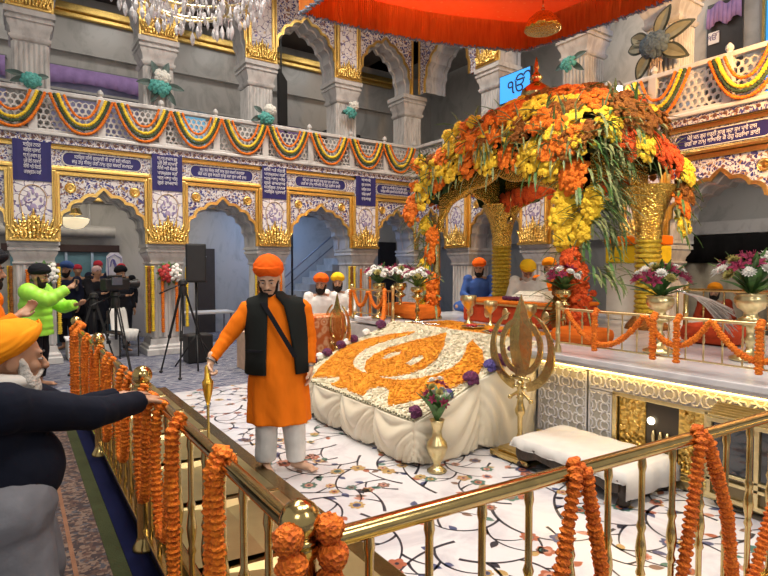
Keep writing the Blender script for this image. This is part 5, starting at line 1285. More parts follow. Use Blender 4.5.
def body(J, hands, vox, parent, skin, headscale=1, feet=True):
    mb = MB(); P = {k: Vector(v) for k, v in J.items()}
    mb.cap(P['pelvis'], P['chest'], .125, .135, 14); mb.cap(P['chest'], P['neck'], .10, .055, 12); mb.cap(P['neck'] - V(0, 0, .06), P['head'] - V(0, 0, .02), .056, .052, 14)
    mb.cap(P['shL'], P['shR'], .055, .055, 12)
    for s in 'LR':
        mb.cap(P['sh' + s], P['el' + s], .050, .040, 12); mb.cap(P['el' + s], P['ha' + s], .040, .027, 12)
        mb.cap(P['hi' + s], P['kn' + s], .085, .055, 12); mb.cap(P['kn' + s], P['an' + s], .053, .036, 12)
        h = hands[s] if hands else None
        if h: hand(mb, P['ha' + s], *h[0], **h[1])
        else:
            d = (P['ha' + s] - P['el' + s]).normalized(); sd = V(0, -1, 0) - d * d.dot(V(0, -1, 0))
            if sd.length < .2: sd = V(0, 0, 1) - d * d.z
            pn = d.cross(sd) * (1 if s == 'L' else -1)
            hand(mb, P['ha' + s], d, pn, sd, curl=.4)
        a, b_ = P['an' + s], P['to' + s]
        mb.cap(a - V(0, 0, .03), b_, .036, .026, 12); mb.ell(a + (a - b_).normalized() * V(.02, .02, 0).length - V(0, 0, .035), (.034, .034, .036), 10, 8)
        if vox < .01:
            fd = (b_ - a); fd.z = 0; fd.normalize(); sd = V(-fd.y, fd.x, 0)
            for k in range(5): mb.cap(b_ + sd * (.024 - .012 * k) - V(0, 0, .008), b_ + sd * (.030 - .015 * k) + fd * (.045 - .005 * abs(k - 1)) - V(0, 0, .014), .012, .010, 8)
    H = headM(J['fdir']); c = P['head']; s = headscale
    def hp(x, y, z): return c + H @ (V(x, y, z) * s)
    mb.ell(c + H @ V(0, .005, .02), (.077 * s, .094 * s, .098 * s), 18, 14, 0, H)
    mb.ell(hp(0, -.028, -.055), (.056 * s, .060 * s, .062 * s), 16, 12, 0, H)
    mb.ell(hp(0, -.060, -.095), (.026 * s, .024 * s, .022 * s), 12, 8, 0, H)
    mb.cap(hp(0, -.090, .012), hp(0, -.112, -.028), .009 * s, .0145 * s, 10)
    for k in (-1, 1):
        mb.ell(hp(k * .010, -.104, -.030), (.010 * s, .011 * s, .009 * s), 8, 6, 0, H)
        mb.ell(hp(k * .080, .012, -.008), (.012 * s, .024 * s, .033 * s), 10, 8, 0, H)
        mb.ell(hp(k * .040, -.062, -.022), (.026 * s, .026 * s, .024 * s), 10, 8, 0, H)
        mb.ell(hp(k * .032, -.078, .030), (.026 * s, .018 * s, .010 * s), 10, 6, 0, H)
    for k in (-1, 1): mb.ell(hp(k * .032, -.080, .0135), (.0165 * s, .0125 * s, .0065 * s), 12, 8, 0, H)
    mb.ell(hp(0, -.086, -.060), (.025 * s, .012 * s, .0065 * s), 12, 6, 0, H); mb.ell(hp(0, -.083, -.073), (.021 * s, .012 * s, .0075 * s), 12, 6, 0, H)
    o = blob('body', mb, vox, skin, parent, 3)
    eyew = M.setdefault('eye_white', plain('eye_white', (.48, .44, .42), .25)); eyed = M.setdefault('eye_dark', plain('eye_dark', (.02, .012, .01), .2)); brow = M.setdefault('brow', plain('dark_hair', (.02, .016, .014), .7))
    for k in (-1, 1):
        e = MB(); e.ell(hp(k * .032, -.0812, .0045), (.0135 * s, .012 * s, .0058 * s), 12, 8, 0, H); eo = e.build('eye', eyew, parent, True)
        e = MB(); e.ell(hp(k * .032, -.0905, .004), (.0062 * s, .004 * s, .0052 * s), 10, 6, 0, H); e.build('iris', eyed, eo, True)
        e = MB(); e.tube([hp(k * .014, -.094, .026), hp(k * .032, -.095, .033), hp(k * .052, -.082, .026)], [.004 * s, .0055 * s, .003 * s], 8); e.build('eyebrow', brow, parent, True)
    return H, c
def turban(c, H, mat, parent, s=1, w=.122, d=.138, h=.108, up=.085, name='turban', k=30, tilt=0):
    mb = MB(); H2 = H @ Matrix.Rotation(tilt, 3, 'X')
    def fn(q):
        band = (q.z * .55 + .42 * abs(q.x) + .1 * q.y)
        f = 1 + .034 * (((band * k / 6) % 1.0) - .5) * 2 * (.4 + .6 * (1 - abs(q.z)))
        return f
    nu, nv = 56, 36; rs = []
    for i in range(nv + 1):
        th = max(.02, min(PI - .02, PI * i / nv)); ring = []
        for j in range(nu):
            ph = 2 * PI * j / nu; q = V(sin(th) * cos(ph), sin(th) * sin(ph), -cos(th)); f = fn(q)
            x, y, z = q.x * w * f, q.y * d * f, q.z * h * f
            if z < 0: z *= .62; 
            z += -.020 * (q.y) * (1 if q.z < .3 else .4) * -1 * -1
            if q.z < .2: z += .016 * max(0, 1 - abs(q.x) * 1.7) * (q.y < 0)
            ring.append(c + H2 @ (V(x, y + .012, z + up) * s))
        rs.append(ring)
    mb.rings(rs); return mb.build(name, mat, parent, True)
def beard(c, H, mat, parent, s=1, L=.0, full=1, vox=.008, name='beard'):
    mb = MB()
    def hp(x, y, z): return c + H @ (V(x, y, z) * s)
    mb.ell(hp(0, -.045, -.088 - L / 2), ((.060) * s, .056 * s, (.044 + L / 2) * s), 16, 12, 0, H)
    for k in (-1, 1):
        mb.cap(hp(k * .070, -.018, .0), hp(k * .052, -.045, -.085), .016 * s, .028 * s, 10)
        mb.cap(hp(k * .004, -.099, -.047), hp(k * .040, -.078, -.064), .010 * s, .008 * s, 8)
    def dp(co): return co + noise.noise_vector(co * 60) * .004 * s
    return blob(name, mb, vox, mat, parent, 2, dp)
def crease(k):
    def f(co):
        n1 = noise.noise(V(co.x * 8, co.y * 8, co.z * 3.2)) + .5 * noise.noise(V(co.x * 17 + 4, co.y * 17, co.z * 8)) + .5 * abs(noise.noise(V(co.x * 10 + co.z * 7, co.y * 10 - co.z * 5, co.z * 5)))
        d = V(co.x, co.y, 0); d = d.normalized() if d.length > .02 else V(0, 0, 0)
        return co + d * (n1 * k) + V(0, 0, noise.noise(co * 9) * k * .5)
    return f
cloth_m = {}
def clothm(name, c, **k):
    kw = dict(rough=.9, var=.12, nsc=6, bst=.35, bsc=7); kw.update(k)
    return plain(name, c, **kw)
CL = dict(black=clothm('black_cloth', (.014, .014, .018)), navy=clothm('navy_cloth', (.018, .022, .05)), orange=clothm('orange_cloth', (.86, .19, .008), bst=.7, bsc=6, stretch=(1, 1, .35)), saffron=clothm('saffron_turban', (.90, .30, .012), bst=.15), orange_t=clothm('orange_turban', (.88, .13, .010), bst=.15), white=clothm('white_garment', (.76, .74, .70)), yellow=clothm('yellow_turban', (.86, .50, .02), bst=.15), red=clothm('red_garment', (.30, .035, .012)), blue=clothm('blue_garment', (.05, .10, .30)), redcap=clothm('red_cap', (.42, .03, .05)), pinkcap=clothm('pale_cap', (.62, .42, .42)), grey=clothm('grey_garment', (.20, .20, .23)), lime=clothm('lime_quilted', (.36, .80, .06), rough=.5, bst=.2))
def torso_clothes(J, r, vox, mat, parent, name, hem=None, sleeves=1.0, puff=0, flare=0, it=4, extra=None):
    mb = MB(); P = {k: Vector(v) for k, v in J.items()}
    n, c, p = P['neck'], P['chest'], P['pelvis']; hem = hem if hem is not None else p.z - .10
    prof = [(n.z - .02, .068, .070, n), (n.z - .05, .12, .095, n), (n.z - .09, .185 + r, .115 + r * .5, n.lerp(c, .3)), (c.z, .185 + r, .130 + r, c), (c.z - .16, .165 + r * 1.1, .130 + r * 1.1, c.lerp(p, .5)), (p.z + .02, .175 + r * 1.2, .140 + r * 1.2, p), (hem, .180 + r * 1.3 + flare, .145 + r * 1.3 + flare * .7, p)]
    rs = []
    for k in range(len(prof) - 1):
        (z0, a0, b0, c0), (z1, a1, b1, c1) = prof[k], prof[k + 1]; m_ = 6
        for i in range(m_ + (k == len(prof) - 2)):
            q = i / m_; z = z0 + (z1 - z0) * q; cc = c0.lerp(c1, q); a, b_ = a0 + (a1 - a0) * q, b0 + (b1 - b0) * q
            if puff: f = 1 + puff * abs(sin(z * 32)); a *= f; b_ *= f
            rs.append([(cc.x + a * cos(t) * (1 + flare * .16 * sin(t * 9) * max(0, (p.z - z)) * 2), cc.y + b_ * sin(t) * (1 + flare * .2 * sin(t * 9 + 1) * max(0, (p.z - z)) * 2), z) for t in [2 * PI * j / 36 for j in range(36)]])
    mb.rings(rs)
    for s in 'LR':
        a, b_, w = P['sh' + s], P['el' + s], P['ha' + s]; e = b_.lerp(w, .92 * sleeves) if sleeves > .5 else b_
        pts = [a.lerp(b_, k / 6) for k in range(7)] + [b_.lerp(e, k / 6) for k in range(1, 7)]
        rr_ = [.066 + r * .8 - .012 * k / 6 for k in range(7)] + [.054 + r * .8 - (.014 + r * .3) * k / 6 for k in range(1, 7)]
        if puff: rr_ = [q * (1 + puff * 1.3 * abs(sin(k * 1.6))) for k, q in enumerate(rr_)]
        else: rr_ = [q * (1 + .03 * sin(k * 2.3)) for k, q in enumerate(rr_)]
        mb.tube(pts, rr_, 16)
        mb.ell(a, (.075 + r, .075 + r, .075 + r), 12, 8)
    if extra: extra(mb, P)
    return blob(name, mb, vox, mat, parent, it, None if puff else crease(.009))
def trousers(J, r, vox, mat, parent, name='trousers', cuff=.06, hip=0):
    mb = MB(); P = {k: Vector(v) for k, v in J.items()}
    mb.cap(P['hiL'] + V(0, 0, .05), P['hiR'] + V(0, 0, .05), .125 + r - hip, .125 + r - hip, 14)
    for s in 'LR':
        a = P['an' + s]; k = P['kn' + s]; e = a + (k - a).normalized() * cuff
        mb.tube([P['hi' + s], P['hi' + s].lerp(k, .5), k, k.lerp(e, .5), e], [.105 + r - hip, .095 + r - hip * .6, .075 + r, .070 + r, .062 + r], 14)
    return blob(name, mb, vox, mat, parent, 3, crease(.012))
def person(label, loc, rz, J=None, top=None, bot=None, turb=None, brd=None, skin='skin', vox=.016, hem=None, base=DEF, shoes=None, hands=None, cap=None, group=None, r=.015, flare=0, topname='coat', sc=1, puff=0, ts=1):
    t = thing('person', label, 'person', loc, rz, group); t.scale = (sc,) * 3
    K = dict(base)
    if base is SIT: K['fdir'] = DEF['fdir']
    K.update(J or {})
    H, c = body(K, hands, vox * .75, t, M[skin])
    if top: torso_clothes(K, r, vox, CL[top], t, topname, hem, 1.0, puff, flare)
    if bot: trousers(K, .01, vox, CL[bot], t)
    if turb: turban(c, H, CL[turb], t, ts)
    if cap:
        mb = MB(); mb.ell(c + H @ V(0, .006, .045), (.088, .104, .082), 18, 10, 0, H); mb.build('cap', CL[cap], t, True); mb = MB(); mb.ell(c + H @ V(0, .022, .0), (.082, .088, .085), 16, 10, 0, H); mb.build('hair', M['brow'], t, True)
    if brd: beard(c, H, brd, t, 1, .02, vox=max(.008, vox * .6))
    return t, K, H, c
bb = plain('black_beard', (.022, .018, .016), .85, bst=.5, bsc=80); wbd = plain('white_beard', (.62, .59, .55), .9, var=.12, nsc=30, bst=.6, bsc=90)
def face(px, Y=None): pass

# the standing man in orange
Cm = (1.77, 4.02, .0045); rzm = -math.atan2(1.77, 4.02)
J1 = dict(pelvis=(-.045, .02, .88), chest=(-.06, .0, 1.18), neck=(-.09, -.005, 1.385), head=(-.115, -.045, 1.535), fdir=(-.10, -.90, -.38),
          shR=(-.255, .0, 1.312), elR=(-.43, -.03, 1.09), haR=(-.545, -.14, .92), shL=(.135, .0, 1.315), elL=(.20, .03, 1.06), haL=(.205, -.05, .84),
          hiR=(-.125, .01, .86), knR=(-.13, -.02, .46), anR=(-.150, .03, .075), toR=(-.115, -.11, .035), hiL=(.045, .01, .86), knL=(.065, -.03, .46), anL=(.095, .0, .075), toL=(.205, -.075, .035))
man = thing('person', 'man in orange tunic, turban and black waistcoat standing with a gold sword pointed down', 'person', Cm, rzm)
hd = {'R': ((V(-.05, -.25, -1), V(.9, -.35, 0), V(-.2, -.9, .25)), dict(curl=.95, spread=.03)), 'L': ((V(.02, -.1, -1), V(-.9, -.1, 0), V(-.1, -1, 0)), dict(curl=.35))}
H, c = body(J1, hd, .0075, man, M['skin_pale'])
def kx(mb, P): pass
P = {k: Vector(v) for k, v in J1.items()}
mb = MB(); rs = []
prof = [(1.425, -.092, .060, .064), (1.40, -.09, .075, .075), (1.375, -.075, .15, .095), (1.33, -.06, .205, .115), (1.18, -.06, .205, .135), (1.02, -.055, .205, .140), (.88, -.05, .215, .150), (.70, -.045, .232, .160), (.52, -.042, .245, .168), (.40, -.040, .250, .172)]
for k in range(len(prof) - 1):
    for i in range(6 + (k == len(prof) - 2)):
        q = i / 6; z, x0, a, b_ = [prof[k][m_] + (prof[k + 1][m_] - prof[k][m_]) * q for m_ in range(4)]
        f = max(0, (1.0 - z)) * .075
        rs.append([(x0 + a * cos(t_) * (1 + f * sin(t_ * 8 + z * 2)), b_ * sin(t_) * (1 + f * 1.5 * sin(t_ * 8 + z * 2 + .6)), z) for t_ in [2 * PI * j / 72 for j in range(72)]])
mb.rings(rs)
for s in 'LR':
    a, b_, w = P['sh' + s], P['el' + s], P['ha' + s]; e = b_.lerp(w, .90)
    pts = [a.lerp(b_, k / 8) for k in range(9)] + [b_.lerp(e, k / 8) for k in range(1, 9)]
    mb.tube(pts, [(.078 - .016 * k / 8) * (1 + .03 * sin(k * 2.1)) for k in range(9)] + [(.062 - .020 * k / 8) * (1 + .06 * sin(k * 2.4)) for k in range(1, 9)], 18); mb.ell(a, (.066, .075, .062), 14, 10)
blob('tunic', mb, .009, CL['orange'], man, 3, crease(.010))
trousers(J1, .02, .011, CL['white'], man, 'trousers', .012, .06)
def vestx(z, xl, xr, rx, ry, cx_):
    """arc of the waistcoat at height z, open in front from xl to xr"""
    a0 = math.asin(max(-1, min(1, (xr - cx_) / rx))); a1 = math.asin(max(-1, min(1, (xl - cx_) / rx))) + 2 * PI
    return [(cx_ + rx * sin(a0 + (a1 - a0) * k / 60), -ry * cos(a0 + (a1 - a0) * k / 60), z) for k in range(61)]
mb = MB(); rs = []
for z, xl, xr, rx, ry, cx_ in ((1.425, -.115, -.065, .074, .080, -.092), (1.395, -.12, -.06, .105, .098, -.088), (1.372, -.12, -.035, .200, .118, -.067), (1.325, -.12, .0, .236, .138, -.06), (1.20, -.125, .03, .232, .158, -.06), (1.05, -.13, .055, .228, .166, -.055), (.92, -.135, .075, .234, .172, -.05), (.80, -.135, .085, .242, .178, -.048)):
    rs.append(vestx(z, xl, xr, rx, ry, cx_))
mb.rings(rs, 0, False, False); vo = mb.build('waistcoat', clothm('black_waistcoat', (.016, .018, .017), bst=.2), man, True); q = vo.modifiers.new('s', 'SOLIDIFY'); q.thickness = .018; q.offset = 1
mb = MB(); mb.box((-.22, -.165, .99), (.12, .012, .018), rz=-.4); mb.build('pocket_flap', CL['black'], vo)
mb = MB(); mb.rings([[p + V(x, 0, 0) + V(0, -dy, 0) for x, dy in ((-.020, 0), (.020, .003), (.020, .012), (-.020, .010))] for p in (V(-.16, -.135, 1.36), V(-.10, -.162, 1.26), V(-.03, -.178, 1.14), V(.04, -.184, 1.02), V(.085, -.186, .94))]); mb.build('sling_strap', CL['black'], man)
turban(c, H, CL['orange_t'], man, 1.0, .118, .130, .120, .080, tilt=-.05)
mb = MB()
def hq(x, y, z): return c + H @ V(x, y, z)
mb.ell(hq(0, -.056, -.108), (.036, .034, .022), 14, 10, 0, H)
for k in (-1, 1):
    mb.cap(hq(k * .074, -.014, -.01), hq(k * .058, -.038, -.080), .008, .014, 10); mb.cap(hq(k * .058, -.038, -.080), hq(k * .02, -.062, -.112), .014, .018, 10)
    mb.cap(hq(k * .003, -.100, -.047), hq(k * .034, -.084, -.060), .007, .005, 8)
blob('beard', mb, .006, bb, man, 2)
mb = MB(); mb.tube([P['elL'].lerp(P['haL'], .93) + V(0, 0, .02 * 0) + V(.034 * cos(a), .034 * sin(a), .004 * sin(a)) for a in [k * PI / 8 for k in range(17)]], .006, 8); mb.build('bracelet', M['grey_metal'], man, True)
mb = MB(); d_ = (P['haR'] - P['elR']).normalized(); sd = d_.cross(V(0, 0, 1)).normalized(); s2 = d_.cross(sd)
mb.tube([P['elR'].lerp(P['haR'], .98) + sd * .034 * cos(a) + s2 * .034 * sin(a) for a in [k * PI / 8 for k in range(17)]], .007, 8); mb.build('bracelet', M['grey_metal'], man, True)
MW = Matrix.Translation(Cm) @ Matrix.Rotation(rzm, 4, 'Z')
sword = thing('gold_sword', 'slim gold sword held point down by the standing man', 'sword', M=MW @ Matrix.Translation((-.562, -.185, 0)))
mb = MB(); mb.lathe([(.012, .90), (.022, .88), (.024, .80), (.042, .775), (.040, .75), (.030, .68), (.016, .62), (.009, .60)], (0, 0, 0), 14); mb.build('hilt', gold('bright_gold', (.95, .62, .10), .3, .2, 30), sword, True)
mb = MB(); mb.rings([[(-w, 0, z), (0, -.004, z), (w, 0, z), (0, .004, z)] for w, z in ((.011, .62), (.010, .40), (.008, .20), (.002, .11))]); mb.build('blade', gold('pale_gold', (.85, .66, .25), .22, .05, 20), sword)

# the man in navy leaning on the railing, near left
J2 = dict(pelvis=(0, .09, .70), chest=(0, .07, .98), neck=(.0, .035, 1.175), head=(.0, -.01, 1.27), fdir=(.14, -1, -.06),
          shR=(-.185, .02, 1.125), elR=(.015, -.27, 1.02), haR=(.275, -.515, .985), shL=(.19, .03, 1.125), elL=(.34, -.22, .96), haL=(.43, -.44, .985),
          hiR=(-.10, .03, .68), knR=(-.12, -.03, .38), anR=(-.12, .05, .075), toR=(-.13, -.12, .035), hiL=(.10, .03, .68), knL=(.12, -.06, .38), anL=(.12, .02, .075), toL=(.13, -.15, .035))
old = thing('person', 'white-bearded man in a navy sweater and orange turban leaning a hand on the brass rail', 'person', (-.02, 2.50, .010), PI / 2)
hd = {'R': ((V(.55, -.75, -.02), V(.1, -.1, -1), V(-.8, -.6, .0)), dict(curl=.42, spread=.10)), 'L': ((V(.25, -1, .06), V(.1, -.1, -1), V(-.9, .2, .1)), dict(curl=.22))}
H, c = body(J2, hd, .0075, old, M['skin'])
def belly(mb, P): mb.ell((0, .03, .85), (.21, .205, .20), 24, 16); mb.ell((0, .07, .98), (.205, .15, .20), 20, 14); mb.ell((0, .05, 1.13), (.13, .10, .07), 16, 10)
torso_clothes(J2, .02, .010, clothm('navy_sweater', (.006, .008, .017), bst=.25, bsc=10), old, 'sweater', .60, 1.0, 0, 0, 3, belly)
trousers(J2, .045, .012, CL['grey'] if 0 else clothm('grey_trousers', (.17, .175, .20), bst=.6, bsc=8), old, 'trousers', .05)
turban(c, H, CL['saffron'], old, 1.0, .124, .142, .092, .062, k=40, tilt=-.38)
beard(c, H, wbd, old, 1.0, .05)
mb = MB(); mb.tube([V(0, .03, 1.205) + V(.085 * cos(a), .085 * sin(a), .018 * sin(a)) for a in [k * PI / 10 for k in range(21)]], .028, 10); mb.build('shirt_collar', CL['white'], old, True)
mb = MB()
for s in 'RL': mb.ell((J2['to' + s][0], J2['to' + s][1] + .06, .04), (.052, .15, .045), 14, 8)
mb.build('shoes', CL['black'], old, True)

# others
def at_px(x, fwd): 
    a = TH + math.atan((x - 384) / 545); return a
RAISE = dict(elR=(-.20, -.30, 1.20), haR=(-.06, -.50, 1.36), elL=(.22, -.26, 1.12), haL=(.10, -.46, 1.22))
t, K, H, c = person('man in a lime green quilted jacket and black turban holding up a phone', (.24, 8.70, 0), PI / 2 - .45, dict(head=(0, -.05, 1.50), neck=(0, -.02, 1.36), chest=(0, 0, 1.18), elR=(-.24, -.26, 1.20), haR=(-.10, -.46, 1.36), elL=(.24, -.24, 1.08), haL=(.12, -.46, 1.12), shL=(.20, 0, 1.31), shR=(-.20, 0, 1.31), fdir=(0, -1, -.2)), 'lime', 'black', 'black', bb, vox=.012, hem=.72, r=.045, topname='quilted_jacket', puff=.10)
mb = MB(); mb.box((0, 0, 0), (.075, .010, .15)); o = mb.build('phone', M['black'], None, bevel=.008); o.matrix_world = Matrix.Translation((.24, 8.70, 0)) @ Matrix.Rotation(PI / 2 - .45, 4, 'Z') @ Matrix.Translation((-.085, -.555, 1.395)); tag(o, 'dark phone raised by the man in lime green', 'phone')
person('person in bright orange with a dark turban at the far left edge', (-.19, 4.95, 0), PI / 2 - .2, dict(head=(0, -.03, 1.60), elR=(-.24, -.06, 1.14), haR=(-.12, -.24, 1.28)), 'orange', 'white', 'black', bb, vox=.014, hem=.5, flare=.05, topname='robe')
caps = [('redcap', 'dark coat and small red cap'), ('pinkcap', 'black coat and pale pink cap'), (None, 'navy coat and navy turban'), ('redcap', 'tall figure, black coat and crimson head cover'), ('redcap', 'black jacket and red cap beside the white board')]
for k, (x, y, cap, wh, tp, hz) in enumerate(((.88, 12.5, None, 'in a navy coat and blue turban behind the lime jacket', 'navy', 0), (1.12, 13.15, 'redcap', 'in a dark coat and small red cap in the doorway crowd', 'black', .0), (1.33, 11.85, 'pinkcap', 'in a black jacket and pale pink cap in the doorway crowd', 'black', -.04), (1.52, 13.25, 'redcap', 'in a navy coat and crimson cap, tallest of the doorway crowd', 'navy', .10), (1.84, 12.35, 'redcap', 'in black with a dark red cap beside the white door board', 'black', .02), (1.70, 11.5, None, 'in black with a black turban working behind the video camera', 'black', -.1))):
    person('person ' + wh, (x, y, 0), -.1 + .5 * ((k % 3) - 1), dict(elR=(-.22, -.16, 1.14), haR=(-.08, -.34, 1.16)), tp, 'black', ('blue' if k == 0 else 'black' if k == 5 else None), bb if k in (0, 5) else None, vox=.022, hem=.62, cap=cap, sc=1 + hz * .5)
ST = .62
person('seated musician in white with an orange turban and dark beard behind the floral cloth', (3.95, 7.55, ST), -.46, dict(fdir=(-.3, -1, -.1)), 'white', 'white', 'orange_t', bb, vox=.016, base=SIT, hem=.08, topname='shirt')
person('seated musician in white with a bright yellow turban behind the edge-on emblem', (4.62, 8.22, ST), -.5, None, 'white', 'white', 'yellow', bb, vox=.016, base=SIT, hem=.08, topname='shirt')
person('seated man in blue with an orange turban seen through the canopy arch', (6.64, 6.85, .872), -.75, dict(fdir=(-.2, -1, -.3)), 'blue', 'blue', 'orange_t', bb, vox=.016, base=SIT, hem=.08, topname='shirt')
person('reader in white with a mustard yellow turban bowing behind the throne', (6.46, 5.62, .872), -.9, dict(fdir=(.2, -1, -.9), head=(0, -.10, .70)), 'white', 'white', 'yellow', wbd, vox=.016, base=SIT, hem=.08, topname='shirt')
person('man in orange robe and orange turban behind the mustard-turbaned reader', (7.36, 5.95, .872), -.9, None, 'orange', 'white', 'saffron', bb, vox=.016, base=SIT, hem=.08, topname='robe')
person('small seated person in red with an orange turban far beyond the back platform railing', (10.35, 4.72, .44), -1.15, dict(fdir=(-.2, -1, 0)), 'red', 'blue', 'saffron', bb, vox=.018, base=SIT, hem=.08, topname='shirt')
# ---------- musicians' stage ----------
fm, tt, b = nt('orange_floral_cloth'); co = coord(tt)
v1 = N(tt, 'ShaderNodeTexVoronoi'); v1.inputs['Scale'].default_value = 9; tt.links.new(co, v1.inputs[0])
n1 = N(tt, 'ShaderNodeTexNoise'); n1.inputs['Scale'].default_value = 14; tt.links.new(co, n1.inputs[0])
f = math_(tt, 'ADD', v1.outputs[0], math_(tt, 'MULTIPLY', n1.outputs[0], .5))
tt.links.new(ramp(tt, f, [(.3, (.85, .62, .42)), (.45, (.62, .16, .03)), (.6, (.80, .42, .22)), (.8, (.55, .12, .02))]), b.inputs['Base Color']); b.inputs['Roughness'].default_value = .7
o = MB().box((4.05, 7.95, .305), (2.1, 1.5, .60)).build('musicians_stage', plain('stage_cloth', (.60, .40, .28), .8, bst=.3)); tag(o, 'cloth-covered stage the musicians sit on', 'stage')
t = thing('draped_table', 'table in front of the musicians under an orange floral cloth', 'table', (3.28, 6.50, 0))
mb = MB(); mb.box((0, .0, .50), (.62, .30, .98)); mb.build('table_frame', M['black'], t)
mb = MB(); rs = []
for z, e in ((1.00, 0), (.98, .02), (.6, .03), (.03, .045)):
    r_ = []
    for k in range(96):
        q = k / 96 * 4; s = int(q); u = q - s; hx, hy = .33 + e, .17 + e
        pts_ = [(-hx, -hy), (hx, -hy), (hx, hy), (-hx, hy), (-hx, -hy)]
        x = pts_[s][0] + (pts_[s + 1][0] - pts_[s][0]) * u; y = pts_[s][1] + (pts_[s + 1][1] - pts_[s][1]) * u; w = 1 + e * .5 * sin(k * 1.3)
        r_.append((x * w, y * w, z))
    rs.append(r_)
mb.rings(rs); mb.build('floral_cloth', fm, t, 'auto')
t = thing('microphone_stand', 'silver microphone on a boom beside the orange-turbaned musician', 'microphone', (3.45, 7.30, .605))
mb = MB(); mb.lathe([(.09, 0), (.09, .02), (.01, .03)], (0, 0, 0), 14); mb.tube([(0, 0, .02), (0, 0, .55), (-.12, -.12, .62)], .008, 8); mb.build('stand', M['grey_metal'], t, True)
mb = MB(); mb.cap((-.12, -.12, .62), (-.18, -.18, .60), .018, .026, 10); mb.build('microphone', M['black'], t, True)

# ---------- film gear ----------
def tripod(loc, rz, h, sp, label, withcam, name='camera_tripod'):
    t = thing(name, label, 'tripod', loc, rz)
    mb = MB(); mb.lathe([(.05, -.16), (.06, -.12), (.06, -.04), (.045, 0), (.07, .02), (.06, .07), (.03, .09)], (0, 0, h), 14); mb.build('head', M['black'], t, 'auto')
    mb = MB(); mb.tube([(.0, .02, h + .03), (-.28, .10, h - .10), (-.34, .12, h - .13)], .011, 8); mb.build('pan_handle', M['black'], t, True)
    mb = MB(); mb.tube([(0, 0, h - .14), (0, 0, h - .62)], .02, 8); mb.build('centre_column', M['black'], t, True)
    for k in range(3):
        a = k * 2 * PI / 3 + .4; e = V(sp * cos(a), sp * sin(a), .02); s = V(.05 * cos(a), .05 * sin(a), h - .12)
        mb = MB()
        for w in (-.016, .016): o_ = V(-sin(a) * w, cos(a) * w, 0); mb.tube([s + o_, s.lerp(e, .55) + o_], .010, 8)
        mb.tube([s.lerp(e, .45), e], .013, 8); mb.box(s.lerp(e, .55), (.05, .05, .05)); lg_ = mb.build('leg', M['black'], t)
        mb = MB(); mb.ell(e, (.03, .03, .02), 10, 6); mb.build('foot', M['black'], lg_, True)
    return t
tripod((2.12, 8.55, 0), -.25, 1.36, .42, 'black camera tripod in front of the black loudspeaker', False)
tripod((1.22, 8.75, 0), .5, 1.20, .40, 'black tripod carrying a video camera behind the brass railing', True)
tripod((1.02, 9.5, 0), 1.0, 1.15, .38, 'second tripod standing further left near the white table', True)
t = thing('video_camera', 'black video camera on the left tripod behind the railing', 'camera', (1.22, 8.75, 1.295), .5)
mb = MB(); mb.box((0, 0, .09), (.40, .13, .17)); mb.box((.0, 0, .21), (.24, .03, .03)); mb.box((-.10, 0, .19), (.03, .03, .05)); mb.box((.10, 0, .19), (.03, .03, .05)); mb.build('camera_body', M['black'], t, bevel=.015)
mb = MB(); mb.lathe([(.05, 0), (.055, .10), (.07, .12), (.07, .17), (.05, .17), (.04, .14)], (0, 0, 0), 16); o = mb.build('lens', M['black'], t, 'auto'); o.location = (.20, 0, .09); o.rotation_euler = (0, PI / 2, 0)
mb = MB(); mb.box((-.08, -.15, .14), (.16, .015, .11)); mb.build('flip_screen', plain('screen_grey', (.08, .09, .12), .2), t)
t = thing('loudspeaker', 'black loudspeaker box raised on a pole in the second arch', 'speaker', (2.44, 9.0, 1.39), -.25)
mb = MB(); mb.box((0, 0, .31), (.31, .28, .62)); mb.build('cabinet', M['black'], t, bevel=.02)
mb = MB(); mb.box((0, -.145, .31), (.27, .012, .56)); mb.build('grille', plain('speaker_grille', (.016, .016, .018), .7), t, bevel=.004)
t = thing('speaker_stand', 'black pole stand under the raised loudspeaker', 'stand', (2.44, 9.0, 0), .3)
mb = MB(); mb.tube([(0, 0, .1), (0, 0, 1.39)], .018, 10); mb.build('pole', M['black'], t, True)
for k in range(3): a = k * 2.094; mb = MB(); mb.tube([(0, 0, .55), (.38 * cos(a), .38 * sin(a), .015)], .013, 8); mb.build('leg', M['black'], t, True)
o = MB().box((2.62, 9.6, .24), (.42, .38, .48)).build('monitor_box', M['black'], None, bevel=.02); tag(o, 'black equipment box on the carpet right of the marble pillar', 'box')

# ---------- back corridor furniture ----------
t = thing('white_table', 'low table boxed in white cloth behind the tripods', 'table', (1.18, 11.2, 0))
mb = MB(); mb.box((0, 0, .17), (.85, .5, .34)); mb.build('table_skirt', M['white_cloth'], t, bevel=.02); mb = MB(); mb.box((0, 0, .36), (.9, .55, .035)); mb.build('table_top', M['white_paint'], t, bevel=.01)
t = thing('long_table', 'long table with a white top in the second arch', 'table', (3.35, 12.3, 0))
mb = MB(); mb.box((0, 0, .63), (1.5, .6, .05)); mb.build('table_top', M['white_cloth'], t, bevel=.015)
for x in (-.68, .68):
    for y in (-.24, .24): mb = MB(); mb.tube([(x, y, 0), (x, y, .61)], .02, 8); mb.build('leg', M['grey_metal'], t)
t = thing('folding_chair', 'dark chair with a white cloth thrown over it beside the marble pillar', 'chair', (1.64, 10.9, 0), .4)
for x in (-.18, .18):
    for y in (-.18, .18): mb = MB(); mb.tube([(x, y, 0), (x, y, .45 if y < 0 else .85)], .014, 8); mb.build('leg', M['black'], t)
mb = MB(); mb.box((0, 0, .45), (.42, .42, .04)); mb.build('seat', wood, t, bevel=.01); mb = MB(); mb.box((0, .19, .72), (.40, .03, .24)); mb.build('backrest', wood, t, bevel=.01)
mb = MB(); rs = []
